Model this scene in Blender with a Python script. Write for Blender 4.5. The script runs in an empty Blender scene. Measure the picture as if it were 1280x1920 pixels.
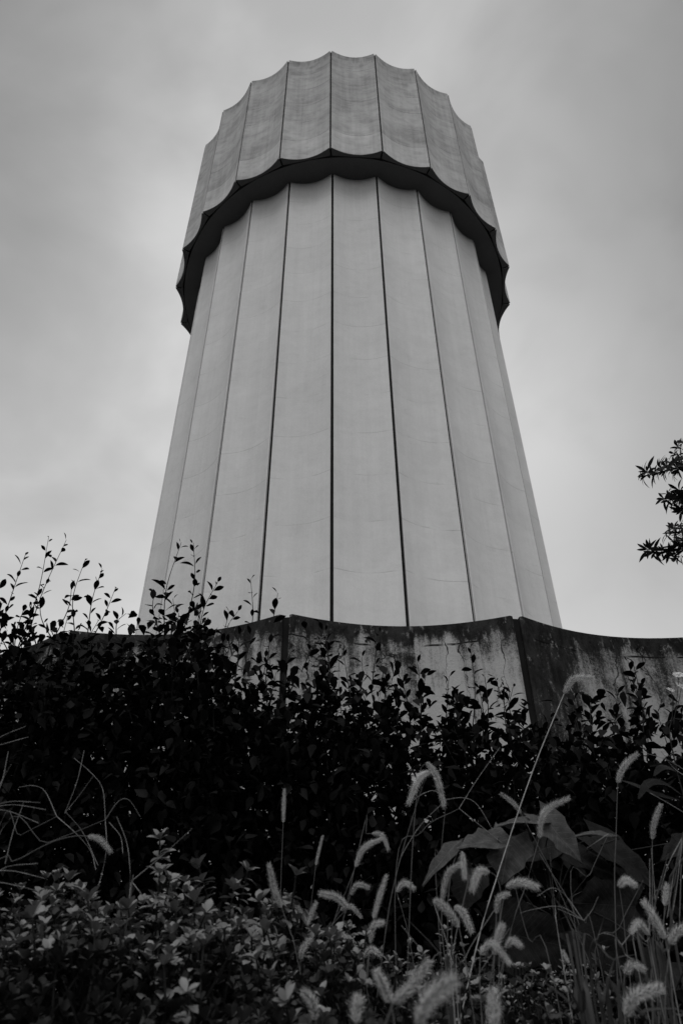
import bpy, math, random
import numpy as np
from mathutils import Matrix, Vector
random.seed(7)
rng = np.random.default_rng(7)
scene = bpy.context.scene
coll = scene.collection

# ------------------------------------------------------------------ camera
F_PX, PITCH, YAW, ROLL = 1341.34, 0.6487, -0.00803, -0.00833   # for a 1280 x 1920 frame
CAM = Vector((0.0, 0.0, 0.6))
S = 5.0                                                          # tower head radius in metres
AX = Vector((0.0, 2.72896 * S, 0.0))                             # tower axis

def cam_dir(rx, uy, fw):
    c, s = math.cos(PITCH), math.sin(PITCH)
    y = fw * c - uy * s; z = fw * s + uy * c
    cy, sy = math.cos(YAW), math.sin(YAW)
    return Vector((rx * cy + y * sy, -rx * sy + y * cy, z))

def ray(px, py):
    X, Y = px - 640.0, py - 960.0
    cr, sr = math.cos(ROLL), math.sin(ROLL)
    return cam_dir((X * cr + Y * sr) / F_PX, -(-X * sr + Y * cr) / F_PX, 1.0)

def at(px, py, d):
    """the point seen at photo pixel (px, py) standing d metres in front of the camera"""
    r = ray(px, py)
    return CAM + r * (d / r.y)

def project(p):
    q = Vector(p) - CAM
    a, b, c = cam_dir(1, 0, 0), cam_dir(0, 1, 0), cam_dir(0, 0, 1)
    d = q.dot(c)
    X0, Y0 = F_PX * q.dot(a) / d, -F_PX * q.dot(b) / d
    cr, sr = math.cos(ROLL), math.sin(ROLL)
    return 640 + X0 * cr - Y0 * sr, 960 + X0 * sr + Y0 * cr

cam_data = bpy.data.cameras.new('camera')
cam = bpy.data.objects.new('camera', cam_data)
coll.objects.link(cam)
cr, sr = math.cos(ROLL), math.sin(ROLL)
xv = cam_dir(cr, sr, 0); yv = cam_dir(-sr, cr, 0); zv = -cam_dir(0, 0, 1)
cam.matrix_world = Matrix(((xv.x, yv.x, zv.x, CAM.x), (xv.y, yv.y, zv.y, CAM.y), (xv.z, yv.z, zv.z, CAM.z), (0, 0, 0, 1)))
cam_data.sensor_fit = 'VERTICAL'; cam_data.sensor_height = 36.0; cam_data.sensor_width = 24.0
cam_data.lens = 36.0 * F_PX / 1920.0
cam_data.clip_start = 0.02; cam_data.clip_end = 2000
cam_data.dof.use_dof = True; cam_data.dof.focus_distance = 3.6; cam_data.dof.aperture_fstop = 8.0
scene.camera = cam

# ------------------------------------------------------------------ sky, sun, exposure
SUN_EL, SUN_AZ = math.radians(60), math.radians(186)     # azimuth from +Y clockwise: behind the camera, to its left
sun_data = bpy.data.lights.new('sun', 'SUN')
sun_data.energy = 1.35; sun_data.angle = math.radians(32); sun_data.color = (1, 1, 1)
sun = bpy.data.objects.new('sun', sun_data); coll.objects.link(sun)
sd = Vector((math.sin(SUN_AZ) * math.cos(SUN_EL), math.cos(SUN_AZ) * math.cos(SUN_EL), math.sin(SUN_EL)))
sun.rotation_euler = sd.to_track_quat('Z', 'Y').to_euler()

world = bpy.data.worlds.new('World'); scene.world = world
world.use_nodes = True

class NT:
    """small node-tree writer: values may be numbers or sockets"""
    def __init__(self, tree):
        self.t = tree; tree.nodes.clear()
    def n(self, typ, **kw):
        nd = self.t.nodes.new(typ)
        for k, v in kw.items():
            setattr(nd, k, v)
        return nd
    def put(self, sock, v):
        if isinstance(v, bpy.types.NodeSocket):
            self.t.links.new(v, sock)
        else:
            sock.default_value = v
    def math(self, op, a, b=0.0, c=0.0, clamp=False):
        nd = self.n('ShaderNodeMath', operation=op, use_clamp=clamp)
        self.put(nd.inputs[0], a); self.put(nd.inputs[1], b); self.put(nd.inputs[2], c)
        return nd.outputs[0]
    def vmath(self, op, a, b):
        nd = self.n('ShaderNodeVectorMath', operation=op)
        self.put(nd.inputs[0], a); self.put(nd.inputs[1], b)
        return nd.outputs['Value'] if op == 'DOT_PRODUCT' else nd.outputs[0]
    def noise(self, vec, scale, detail=3.0, rough=0.55, dist=0.0):
        nd = self.n('ShaderNodeTexNoise')
        self.put(nd.inputs['Vector'], vec)
        nd.inputs['Scale'].default_value = scale; nd.inputs['Detail'].default_value = detail
        nd.inputs['Roughness'].default_value = rough; nd.inputs['Distortion'].default_value = dist
        return nd.outputs['Fac']
    def ramp(self, v, lo, hi, a=0.0, b=1.0, smooth=True):
        nd = self.n('ShaderNodeMapRange')
        nd.interpolation_type = 'SMOOTHSTEP' if smooth else 'LINEAR'
        self.put(nd.inputs['Value'], v)
        self.put(nd.inputs['From Min'], lo); self.put(nd.inputs['From Max'], hi)
        self.put(nd.inputs['To Min'], a); self.put(nd.inputs['To Max'], b)
        return nd.outputs['Result']
    def mix(self, f, a, b):
        nd = self.n('ShaderNodeMix', data_type='FLOAT')
        self.put(nd.inputs[0], f); self.put(nd.inputs[2], a); self.put(nd.inputs[3], b)
        return nd.outputs[0]
    def scalev(self, vec, s):
        nd = self.n('ShaderNodeVectorMath', operation='MULTIPLY')
        self.put(nd.inputs[0], vec); nd.inputs[1].default_value = s
        return nd.outputs[0]

w = NT(world.node_tree)
sky = w.n('ShaderNodeTexSky', sky_type='NISHITA')
sky.sun_disc = False; sky.sun_elevation = SUN_EL; sky.sun_rotation = SUN_AZ
bw = w.n('ShaderNodeRGBToBW'); w.t.links.new(sky.outputs[0], bw.inputs[0])
tc = w.n('ShaderNodeTexCoord')
d = tc.outputs['Generated']
n1 = w.noise(d, 1.9, 4.0, 0.5, 0.3)
n2 = w.noise(w.scalev(d, (1.0, 1.0, 1.5)), 3.4, 5.0, 0.5, 0.4)
cl = w.math('ADD', w.math('MULTIPLY', n1, 0.55), w.math('MULTIPLY', n2, 0.45))
val = w.ramp(cl, 0.37, 0.65, 5.6, 8.2)
# broad brighter and darker cloud masses, with lens vignetting painted into the top corners
for (px, py, k, amt) in ((130, 760, 40, 0.20), (290, 640, 40, 0.16), (1100, 790, 110, 0.24), (1010, 740, 40, 0.13), (1250, 640, 26, -0.26), (1120, 1050, 40, -0.06), (1270, 820, 120, -0.14),
                         (0, 20, 12, -0.58), (1280, 30, 11, -0.60), (640, 60, 14, 0.56), (640, 1250, 5, -0.12), (280, 300, 30, 0.10), (1000, 300, 30, 0.12), (0, 560, 60, -0.18), (1270, 1000, 60, -0.14), (20, 950, 70, -0.12), (180, 1090, 60, -0.06), (60, 330, 50, -0.08), (1150, 400, 50, -0.05)):
    v = ray(px, py).normalized()
    g = w.math('EXPONENT', w.math('MULTIPLY', w.math('SUBTRACT', w.vmath('DOT_PRODUCT', d, tuple(v)), 1.0), float(k)))
    val = w.math('MULTIPLY', val, w.math('ADD', w.math('MULTIPLY', g, amt), 1.0))
fin = w.mix(0.92, bw.outputs[0], val)
bg = w.n('ShaderNodeBackground'); bg.inputs['Strength'].default_value = 0.1
comb = w.n('ShaderNodeCombineColor')
for i in range(3):
    w.put(comb.inputs[i], fin)
w.t.links.new(comb.outputs[0], bg.inputs['Color'])
wo = w.n('ShaderNodeOutputWorld'); w.t.links.new(bg.outputs[0], wo.inputs['Surface'])

scene.view_settings.view_transform = 'Standard'
scene.view_settings.look = 'None'
scene.view_settings.exposure = 0.0
scene.view_settings.gamma = 1.0
scene.view_settings.use_curve_mapping = False
scene.render.engine = 'CYCLES'
scene.cycles.max_bounces = 6
scene.cycles.use_denoising = True

# ------------------------------------------------------------------ materials (the photograph is black and white: all greys)
def new_mat(name):
    m = bpy.data.materials.new(name); m.use_nodes = True
    nt = NT(m.node_tree)
    b = nt.n('ShaderNodeBsdfPrincipled'); o = nt.n('ShaderNodeOutputMaterial')
    nt.t.links.new(b.outputs[0], o.inputs['Surface'])
    return m, nt, b

def grey(nt, b, v):
    c = nt.n('ShaderNodeCombineColor')
    for i in range(3):
        nt.put(c.inputs[i], v)
    nt.t.links.new(c.outputs[0], b.inputs['Base Color'])

def bump(nt, b, h, dist, strength=0.5):
    bn = nt.n('ShaderNodeBump'); bn.inputs['Strength'].default_value = strength; bn.inputs['Distance'].default_value = dist
    nt.put(bn.inputs['Height'], h); nt.t.links.new(bn.outputs[0], b.inputs['Normal'])

def simple(name, v, rough=0.8, var=0.25, scale=20.0, spec=0.3, trans=0.0):
    m, nt, b = new_mat(name)
    g = nt.n('ShaderNodeNewGeometry')
    nz = nt.noise(g.outputs['Position'], scale, 3.0)
    oi = nt.n('ShaderNodeObjectInfo')
    f = nt.math('ADD', nt.ramp(nz, 0.3, 0.7, 1 - var, 1 + var), nt.math('MULTIPLY', nt.math('SUBTRACT', oi.outputs['Random'], 0.5), var))
    grey(nt, b, nt.math('MULTIPLY', f, v))
    b.inputs['Roughness'].default_value = rough
    b.inputs['Specular IOR Level'].default_value = spec
    if trans > 0:
        tr = nt.n('ShaderNodeBsdfTranslucent'); tr.inputs['Color'].default_value = (v, v, v, 1)
        mx = nt.n('ShaderNodeMixShader'); mx.inputs[0].default_value = trans
        out = [x for x in nt.t.nodes if x.type == 'OUTPUT_MATERIAL'][0]
        nt.t.links.new(b.outputs[0], mx.inputs[1]); nt.t.links.new(tr.outputs[0], mx.inputs[2])
        nt.t.links.new(mx.outputs[0], out.inputs['Surface'])
    return m

def leaf_mat(name, v, rough=0.45, spec=0.35, var=0.35, trans=0.12):
    m, nt, b = new_mat(name)
    g = nt.n('ShaderNodeNewGeometry')
    rnd = g.outputs['Random Per Island']
    oi = nt.n('ShaderNodeObjectInfo')
    nz = nt.noise(g.outputs['Position'], 60.0, 3.0)
    f = nt.math('ADD', nt.math('MULTIPLY', nt.math('SUBTRACT', rnd, 0.5), var), nt.math('MULTIPLY', nt.math('SUBTRACT', oi.outputs['Random'], 0.5), var))
    f = nt.math('ADD', f, nt.ramp(nz, 0.3, 0.7, 0.85, 1.15))
    grey(nt, b, nt.math('MULTIPLY', f, v))
    b.inputs['Roughness'].default_value = rough
    b.inputs['Specular IOR Level'].default_value = spec
    tr = nt.n('ShaderNodeBsdfTranslucent'); tr.inputs['Color'].default_value = (v, v, v, 1)
    mx = nt.n('ShaderNodeMixShader'); mx.inputs[0].default_value = trans
    out = [x for x in nt.t.nodes if x.type == 'OUTPUT_MATERIAL'][0]
    nt.t.links.new(b.outputs[0], mx.inputs[1]); nt.t.links.new(tr.outputs[0], mx.inputs[2])
    nt.t.links.new(mx.outputs[0], out.inputs['Surface'])
    return m

Z_HEAD_TOP, Z_HEAD_BOT, Z_BASE_TOP = CAM.z + 4.75441 * S, CAM.z + 3.57731 * S, CAM.z + 0.4805 * S

def concrete(name, base, lift0, lift, line_amt, blotch, bands, bright_first=0.0, top=None, tone=0.09):
    m, nt, b = new_mat(name)
    g = nt.n('ShaderNodeNewGeometry'); P = g.outputs['Position']
    sep = nt.n('ShaderNodeSeparateXYZ'); nt.t.links.new(P, sep.inputs[0]); z = sep.outputs['Z']
    oi = nt.n('ShaderNodeObjectInfo'); rnd = oi.outputs['Random']
    off = nt.n('ShaderNodeVectorMath', operation='ADD'); nt.put(off.inputs[0], P)
    cx = nt.n('ShaderNodeCombineXYZ'); nt.put(cx.inputs[0], nt.math('MULTIPLY', rnd, 37.0)); nt.put(cx.inputs[1], nt.math('MULTIPLY', rnd, 11.0))
    nt.put(off.inputs[1], cx.outputs[0]); Q = off.outputs[0]      # every panel gets its own pattern
    big = nt.noise(Q, 0.9, 4.0, 0.55)
    mid = nt.noise(nt.scalev(Q, (1, 1, 1.6)), 2.6, 6.0, 0.65, 0.4)
    fine = nt.noise(Q, 26.0, 4.0, 0.7)
    band = nt.noise(nt.scalev(Q, (0.25, 0.25, 2.6)), 2.0, 5.0, 0.6)
    streak = nt.noise(nt.scalev(Q, (5.0, 5.0, 0.22)), 1.6, 4.0, 0.6)
    zz = nt.math('DIVIDE', nt.math('SUBTRACT', z, lift0), lift)
    wob = nt.math('MULTIPLY', nt.math('SUBTRACT', nt.noise(P, 1.2, 2.0), 0.5), 0.05)
    zz = nt.math('ADD', zz, wob)
    fr = nt.math('FRACT', zz)
    dist = nt.math('MINIMUM', fr, nt.math('SUBTRACT', 1.0, fr))
    line = nt.ramp(dist, 0.004, 0.014, 1.0, 0.0)
    lmask = nt.ramp(nt.noise(Q, 1.5, 3.0), 0.42, 0.6)
    line = nt.math('MULTIPLY', nt.math('MULTIPLY', line, lmask), line_amt)
    # pours differ a little in tone
    wn = nt.n('ShaderNodeTexWhiteNoise', noise_dimensions='2D')
    cc = nt.n('ShaderNodeCombineXYZ'); nt.put(cc.inputs[0], nt.math('FLOOR', zz)); nt.put(cc.inputs[1], rnd)
    nt.t.links.new(cc.outputs[0], wn.inputs['Vector'])
    pour = nt.math('MULTIPLY', nt.math('SUBTRACT', wn.outputs['Value'], 0.5), tone)
    f = nt.math('ADD', 1.0, pour)
    f = nt.math('ADD', f, nt.math('MULTIPLY', nt.math('SUBTRACT', big, 0.5), blotch))
    f = nt.math('ADD', f, nt.math('MULTIPLY', nt.math('SUBTRACT', mid, 0.5), blotch * 1.1))
    f = nt.math('ADD', f, nt.math('MULTIPLY', nt.math('SUBTRACT', fine, 0.5), 0.16))
    f = nt.math('ADD', f, nt.math('MULTIPLY', nt.math('SUBTRACT', band, 0.5), bands))
    f = nt.math('ADD', f, nt.math('MULTIPLY', nt.math('SUBTRACT', streak, 0.5), blotch * 0.7))
    dk = nt.ramp(nt.math('ADD', nt.math('MULTIPLY', mid, 0.7), nt.math('MULTIPLY', band, 0.3)), 0.55, 0.72, 0.0, blotch * 0.55)
    f = nt.math('SUBTRACT', f, dk)
    if bright_first:
        f = nt.math('ADD', f, nt.math('MULTIPLY', nt.math('LESS_THAN', zz, 1.0), bright_first))
    if top is not None:
        drip = nt.math('ADD', streak, nt.ramp(z, top - 0.9, top, 0.0, 0.32))
        f = nt.math('SUBTRACT', f, nt.ramp(drip, 0.68, 0.9, 0.0, 0.38))
    f = nt.math('MULTIPLY', f, nt.math('SUBTRACT', 1.0, line))
    grey(nt, b, nt.math('MULTIPLY', f, base, clamp=True))
    b.inputs['Roughness'].default_value = 0.9
    b.inputs['Specular IOR Level'].default_value = 0.2
    bump(nt, b, nt.math('ADD', nt.math('MULTIPLY', fine, 0.5), nt.math('ADD', mid, nt.math('MULTIPLY', line, -2.0))), 0.012, 0.4)
    return m

def mouldy(name, base, top):
    """pale concrete under black mould that runs down from its top edge"""
    m, nt, b = new_mat(name)
    g = nt.n('ShaderNodeNewGeometry'); P = g.outputs['Position']
    sep = nt.n('ShaderNodeSeparateXYZ'); nt.t.links.new(P, sep.inputs[0]); z = sep.outputs['Z']
    at_ = nt.n('ShaderNodeAttribute'); at_.attribute_type = 'OBJECT'; at_.attribute_name = 'dirt'
    dirt = at_.outputs['Fac']
    tco = nt.n('ShaderNodeTexCoord'); so = nt.n('ShaderNodeSeparateXYZ'); nt.t.links.new(tco.outputs['Object'], so.inputs[0])
    lx = so.outputs['X']                                        # along the panel
    streak = nt.noise(nt.scalev(P, (9.0, 9.0, 0.55)), 1.0, 5.0, 0.62, 0.15)
    wide = nt.noise(nt.scalev(P, (3.0, 3.0, 0.5)), 1.0, 4.0, 0.55, 0.2)
    blot = nt.noise(P, 4.5, 7.0, 0.68, 0.6)
    speck = nt.noise(P, 70.0, 3.0, 0.75)
    speck2 = nt.noise(P, 190.0, 2.0, 0.7)
    hgt = nt.ramp(z, top - 1.5, top, 0.0, 1.0, smooth=False)
    hgt2 = nt.math('POWER', hgt, 2.2)
    m0 = nt.math('ADD', nt.math('MULTIPLY', streak, 0.85), nt.math('MULTIPLY', blot, 0.75))
    m0 = nt.math('ADD', m0, nt.math('MULTIPLY', wide, 0.65))
    m0 = nt.math('ADD', m0, nt.math('MULTIPLY', hgt2, 0.42))
    m0 = nt.math('ADD', m0, nt.math('MULTIPLY', nt.math('SUBTRACT', dirt, 0.4), 0.42))
    # left end of a panel darker: mould, plus painted shade of its turned-away side
    m0 = nt.math('ADD', m0, nt.math('MULTIPLY', nt.ramp(lx, -0.1, 0.75, 0.0, 1.0), nt.math('MULTIPLY', dirt, 0.5)))
    m0 = nt.math('ADD', m0, nt.math('MULTIPLY', nt.math('SUBTRACT', speck, 0.5), 0.42))
    m0 = nt.math('ADD', m0, nt.math('MULTIPLY', nt.math('SUBTRACT', speck2, 0.5), 0.3))
    m0 = nt.math('ADD', m0, nt.ramp(nt.math('ADD', z, nt.math('MULTIPLY', streak, 0.25)), top - 0.03, top + 0.13, 0.0, 0.45))
    mould = nt.math('MULTIPLY', nt.ramp(m0, 1.26, 1.62), 0.97)
    # black runs down from cracks in the top edge
    crk = nt.n('ShaderNodeTexVoronoi', feature='DISTANCE_TO_EDGE'); crk.inputs['Scale'].default_value = 1.0
    wv = nt.n('ShaderNodeVectorMath', operation='ADD'); nt.put(wv.inputs[0], nt.scalev(P, (3.4, 3.4, 0.5)))
    nzc = nt.n('ShaderNodeTexNoise'); nt.put(nzc.inputs['Vector'], P); nzc.inputs['Scale'].default_value = 9.0; nzc.inputs['Detail'].default_value = 4
    nt.put(wv.inputs[1], nt.scalev(nzc.outputs['Color'], (0.22, 0.22, 0.5)))
    nt.put(crk.inputs['Vector'], wv.outputs[0])
    cr_ = nt.ramp(crk.outputs['Distance'], 0.002, nt.ramp(nt.noise(P, 7.0, 2.0), 0.4, 0.65, 0.004, 0.034), 1.0, 0.0)
    cr_ = nt.math('MULTIPLY', cr_, nt.ramp(nt.math('ADD', hgt, nt.math('MULTIPLY', blot, 0.8)), 0.75, 1.15))
    # pour seams
    zz = nt.math('ADD', nt.math('SUBTRACT', top - 0.155, z), nt.math('MULTIPLY', nt.math('SUBTRACT', nt.noise(P, 6.0, 3.0), 0.5), 0.025))
    s1 = nt.ramp(nt.math('ABSOLUTE', zz), 0.003, 0.013, 1.0, 0.0)
    s1 = nt.math('MULTIPLY', s1, nt.ramp(nt.noise(P, 5.0, 3.0), 0.42, 0.55))
    s2 = nt.ramp(nt.math('ABSOLUTE', nt.math('SUBTRACT', zz, 0.86)), 0.001, 0.006, 0.7, 0.0)
    mould = nt.math('MAXIMUM', mould, nt.math('MAXIMUM', cr_, nt.math('MAXIMUM', s1, s2)))
    pale = nt.math('MULTIPLY', base, nt.math('ADD', 0.72, nt.math('ADD', nt.math('MULTIPLY', speck, 0.3), nt.math('MULTIPLY', blot, 0.28))))
    chips = nt.math('MULTIPLY', nt.ramp(nt.noise(nt.scalev(P, (1.0, 1.0, 0.6)), 24.0, 5.0, 0.7), 0.57, 0.68), nt.ramp(nt.noise(P, 5.0, 3.0), 0.45, 0.62))
    v = nt.mix(mould, pale, nt.mix(chips, nt.ramp(nt.noise(nt.scalev(P, (1, 1, .5)), 13.0, 6.0, 0.7), 0.36, 0.66, 0.002, 0.024), 0.24))
    grey(nt, b, v)
    b.inputs['Roughness'].default_value = 0.95; b.inputs['Specular IOR Level'].default_value = 0.03
    bump(nt, b, nt.math('ADD', speck, nt.math('ADD', blot, nt.math('MULTIPLY', mould, -0.6))), 0.008, 0.6)
    return m

M_SHAFT = concrete('shaft_concrete', 0.57, CAM.z + 5.99 - 6.0, 1.0, 0.17, 0.24, 0.03, tone=0.035)
M_HEAD = concrete('head_concrete', 0.35, Z_HEAD_BOT, 0.985, 0.55, 0.95, 0.50, 0.18, Z_HEAD_TOP)
M_WALL = mouldy('mouldy_concrete', 0.36, Z_BASE_TOP)
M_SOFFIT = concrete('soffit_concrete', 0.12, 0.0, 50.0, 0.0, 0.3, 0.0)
M_JOINT = simple('joint_rubber', 0.012, 0.9, 0.2, 8.0, 0.1)
M_CORE = simple('core_concrete', 0.06, 0.95, 0.2, 3.0, 0.1)
M_ROOF = simple('roof_felt', 0.12, 0.95, 0.2, 3.0, 0.1)
M_SOIL = simple('soil', 0.03, 1.0, 0.4, 6.0, 0.1)
M_BARK = simple('bark', 0.015, 0.9, 0.3, 30.0, 0.2)
M_TWIG = simple('twig', 0.014, 0.8, 0.3, 50.0, 0.1)
M_SHRUB = leaf_mat('shrub_leaf', 0.0065, 0.6, 0.045, trans=0.06)
M_TREE = leaf_mat('tree_leaf', 0.010, 0.6, 0.06, trans=0.03)
M_AZA = leaf_mat('azalea_leaf', 0.024, 0.55, 0.12, 1.0)
M_AZA_YOUNG_LIT = leaf_mat('young_lit_azalea_leaf', 0.135, 0.5, 0.3, 0.7)  # young leaves paler, and top light on the sprigs painted in
def veined(name, v, spec):
    m = leaf_mat(name, v, 0.5, spec, 0.4)
    nt = NT.__new__(NT); nt.t = m.node_tree
    b = [x for x in nt.t.nodes if x.type == 'BSDF_PRINCIPLED'][0]
    leaf_tone = b.inputs['Base Color'].links[0].from_socket
    tco = nt.n('ShaderNodeTexCoord'); so = nt.n('ShaderNodeSeparateXYZ'); nt.t.links.new(tco.outputs['Object'], so.inputs[0])
    ax_ = nt.math('ABSOLUTE', so.outputs['X'])
    mid = nt.ramp(ax_, 0.0004, 0.0016, 1.0, 0.0)
    u = nt.math('MULTIPLY', nt.math('SUBTRACT', so.outputs['Y'], nt.math('MULTIPLY', ax_, 0.8)), 75.0)
    fr = nt.math('ABSOLUTE', nt.math('SUBTRACT', nt.math('FRACT', u), 0.5))
    side = nt.ramp(fr, 0.02, 0.10, 0.75, 0.0)
    net = nt.n('ShaderNodeTexVoronoi', feature='DISTANCE_TO_EDGE'); net.inputs['Scale'].default_value = 420.0; nt.t.links.new(tco.outputs['Object'], net.inputs['Vector'])
    fine = nt.ramp(net.outputs['Distance'], 0.02, 0.12, 0.25, 0.0)
    vein = nt.math('MAXIMUM', mid, nt.math('MAXIMUM', side, fine))
    blot = nt.noise(tco.outputs['Object'], 45.0, 5.0, 0.65)
    f = nt.math('MULTIPLY', nt.math('ADD', 0.9, nt.math('MULTIPLY', vein, 0.7)), nt.ramp(blot, 0.35, 0.65, 0.65, 1.2))
    sc = nt.n('ShaderNodeVectorMath', operation='SCALE'); nt.t.links.new(leaf_tone, sc.inputs[0]); nt.put(sc.inputs['Scale'], f)
    nt.t.links.new(sc.outputs[0], b.inputs['Base Color'])
    bump(nt, b, nt.math('ADD', nt.math('MULTIPLY', vein, -1.0), blot), 0.0015, 0.6)
    return m
M_BROAD = veined('broad_leaf', 0.058, 0.15)
M_BROAD_SHADED = veined('shaded_broad_leaf', 0.014, 0.06)  # darker copy of the leaf, with the lower leaves' shade painted in
M_BLADE = leaf_mat('grass_blade', 0.028, 0.5, 0.15, 0.3)
M_STEM = simple('grass_stem', 0.075, 0.6, 0.2, 40.0, 0.2)
M_STRAW = simple('pale_straw', 0.36, 0.6, 0.2, 40.0, 0.3)
M_SPIKE = simple('grass_spike', 0.17, 0.6, 0.25, 60.0, 0.2)
M_SEED = simple('grass_seed', 0.26, 0.8, 0.6, 300.0, 0.2)
M_BRISTLE = simple('grass_bristle', 0.82, 0.5, 0.3, 50.0, 0.4, 0.6)
M_PETAL = simple('petal', 0.7, 0.6, 0.1, 50.0, 0.2, 0.3)
M_DISC = simple('flower_disc', 0.3, 0.8, 0.2, 200.0, 0.2)

# ------------------------------------------------------------------ mesh and object helpers
def mesh(name, verts, faces, mat, smooth=False):
    me = bpy.data.meshes.new(name)
    me.from_pydata([tuple(v) for v in verts], [], faces)
    me.materials.append(mat)
    if smooth:
        me.polygons.foreach_set('use_smooth', [True] * len(me.polygons))
    me.update()
    return me

def tri_mesh(name, V, T, mat, smooth=False):
    """fast mesh from numpy vertices and triangles"""
    me = bpy.data.meshes.new(name)
    V = np.asarray(V, dtype=np.float32); T = np.asarray(T, dtype=np.int32)
    me.vertices.add(len(V)); me.vertices.foreach_set('co', V.ravel())
    me.loops.add(T.size); me.loops.foreach_set('vertex_index', T.ravel())
    me.polygons.add(len(T)); me.polygons.foreach_set('loop_start', np.arange(0, T.size, 3, dtype=np.int32))
    me.materials.append(mat)
    if smooth:
        me.polygons.foreach_set('use_smooth', np.ones(len(T), dtype=bool))
    me.update(calc_edges=True)
    return me

def obj(name, data, parent=None, m=None, kind=None):
    o = bpy.data.objects.new(name, data); coll.objects.link(o)
    if parent is not None:
        o.parent = parent
    if m is not None:
        o.matrix_basis = m
    if kind:
        o['kind'] = kind
    return o

def thing(name, label, cat, loc=(0, 0, 0), group=None, data=None):
    o = obj(name, data, m=Matrix.Translation(Vector(loc)))
    o['label'] = label; o['category'] = cat; o['kind'] = 'thing'
    if group:
        o['group'] = group
    return o

def spline(pts, n):
    """Catmull-Rom through pts, n points"""
    P = [Vector(p) for p in pts]
    if len(P) == 2:
        return [P[0].lerp(P[1], i / (n - 1)) for i in range(n)]
    P = [P[0] * 2 - P[1]] + P + [P[-1] * 2 - P[-2]]
    k = len(P) - 3; out = []
    for i in range(n):
        t = i / (n - 1) * k; j = min(int(t), k - 1); u = t - j
        a, b, c, e = P[j:j + 4]
        out.append(0.5 * (2 * b + (c - a) * u + (2 * a - 5 * b + 4 * c - e) * u * u + (3 * b - a - 3 * c + e) * u ** 3))
    return out

def frame(t):
    t = t.normalized()
    a = Vector((0, 0, 1)) if abs(t.z) < 0.9 else Vector((1, 0, 0))
    u = t.cross(a).normalized()
    return u, t.cross(u)

def tube(pts, r0, r1, sides=5, V=None, F=None):
    V = [] if V is None else V; F = [] if F is None else F
    n = len(pts); base = len(V)
    for i, p in enumerate(pts):
        t = pts[min(i + 1, n - 1)] - pts[max(i - 1, 0)]
        u, v = frame(t)
        r = r0 + (r1 - r0) * i / (n - 1)
        for k in range(sides):
            a = 2 * math.pi * k / sides
            V.append(p + (u * math.cos(a) + v * math.sin(a)) * r)
    for i in range(n - 1):
        for k in range(sides):
            a = base + i * sides + k; b = base + i * sides + (k + 1) % sides
            F.append((a, b, b + sides, a + sides))
    F.append(tuple(base + k for k in range(sides - 1, -1, -1)))
    F.append(tuple(base + (n - 1) * sides + k for k in range(sides)))
    return V, F

def leaf_shape(L, W, wide=0.5, fold=0.25, curl=0.15, n=6, point=0.0, petiole=0.12):
    """leaf along +Y with its upper side to +Z; returns verts and faces"""
    V = []; F = []
    for i in range(n):
        t = i / (n - 1)
        w = (math.sin(math.pi * t ** (math.log(0.5) / math.log(wide)))) ** (0.8 + point) * W / 2 if 0 < t < 1 else (0.0012 * 8 * L)
        if i == n - 1:
            w = 0.0002
        y = t * L; z = -curl * L * t * t
        V += [(-w, y, z + fold * w), (0, y, z), (w, y, z + fold * w)]
    for i in range(n - 1):
        a = 3 * i
        F += [(a, a + 1, a + 4, a + 3), (a + 1, a + 2, a + 5, a + 4)]
    if petiole:
        k = len(V); V += [(-0.02 * L, -petiole * L, 0.0), (0.02 * L, -petiole * L, 0.0)]
        F.append((k, k + 1, 2, 0))
    return V, F

def orient(y, up):
    """matrix whose Y axis is y and whose Z axis is close to up"""
    y = y.normalized(); x = y.cross(up)
    if x.length < 1e-4:
        x = y.cross(Vector((1, 0.1, 0)))
    x.normalize(); z = x.cross(y)
    return Matrix(((x.x, y.x, z.x, 0), (x.y, y.y, z.y, 0), (x.z, y.z, z.z, 0), (0, 0, 0, 1)))

def rvec():
    while True:
        v = Vector((random.uniform(-1, 1), random.uniform(-1, 1), random.uniform(-1, 1)))
        if 0.05 < v.length < 1:
            return v.normalized()

# ------------------------------------------------------------------ ground
gv = []; gf = []
NR, NA = 26, 48
for i in range(NR):
    r = 0.3 * (1.42 ** i)
    for k in range(NA):
        a = 2 * math.pi * k / NA
        x, y = r * math.cos(a), 2 + r * math.sin(a)
        z = 0.035 * math.sin(x * 3.1) * math.cos(y * 2.3) + 0.02 * math.sin(x * 7.7 + y * 5.1) if r < 9 else 0.0
        gv.append((x, y, z - 0.02))
gv.append((0, 2, -0.02)); c0 = len(gv) - 1
for k in range(NA):
    gf.append((c0, k, (k + 1) % NA))
for i in range(NR - 1):
    for k in range(NA):
        a = i * NA + k; b = i * NA + (k + 1) % NA
        gf.append((a, a + NA, b + NA, b))
ground = obj('ground', mesh('ground', gv, gf, M_SOIL, True), kind='structure')

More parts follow.
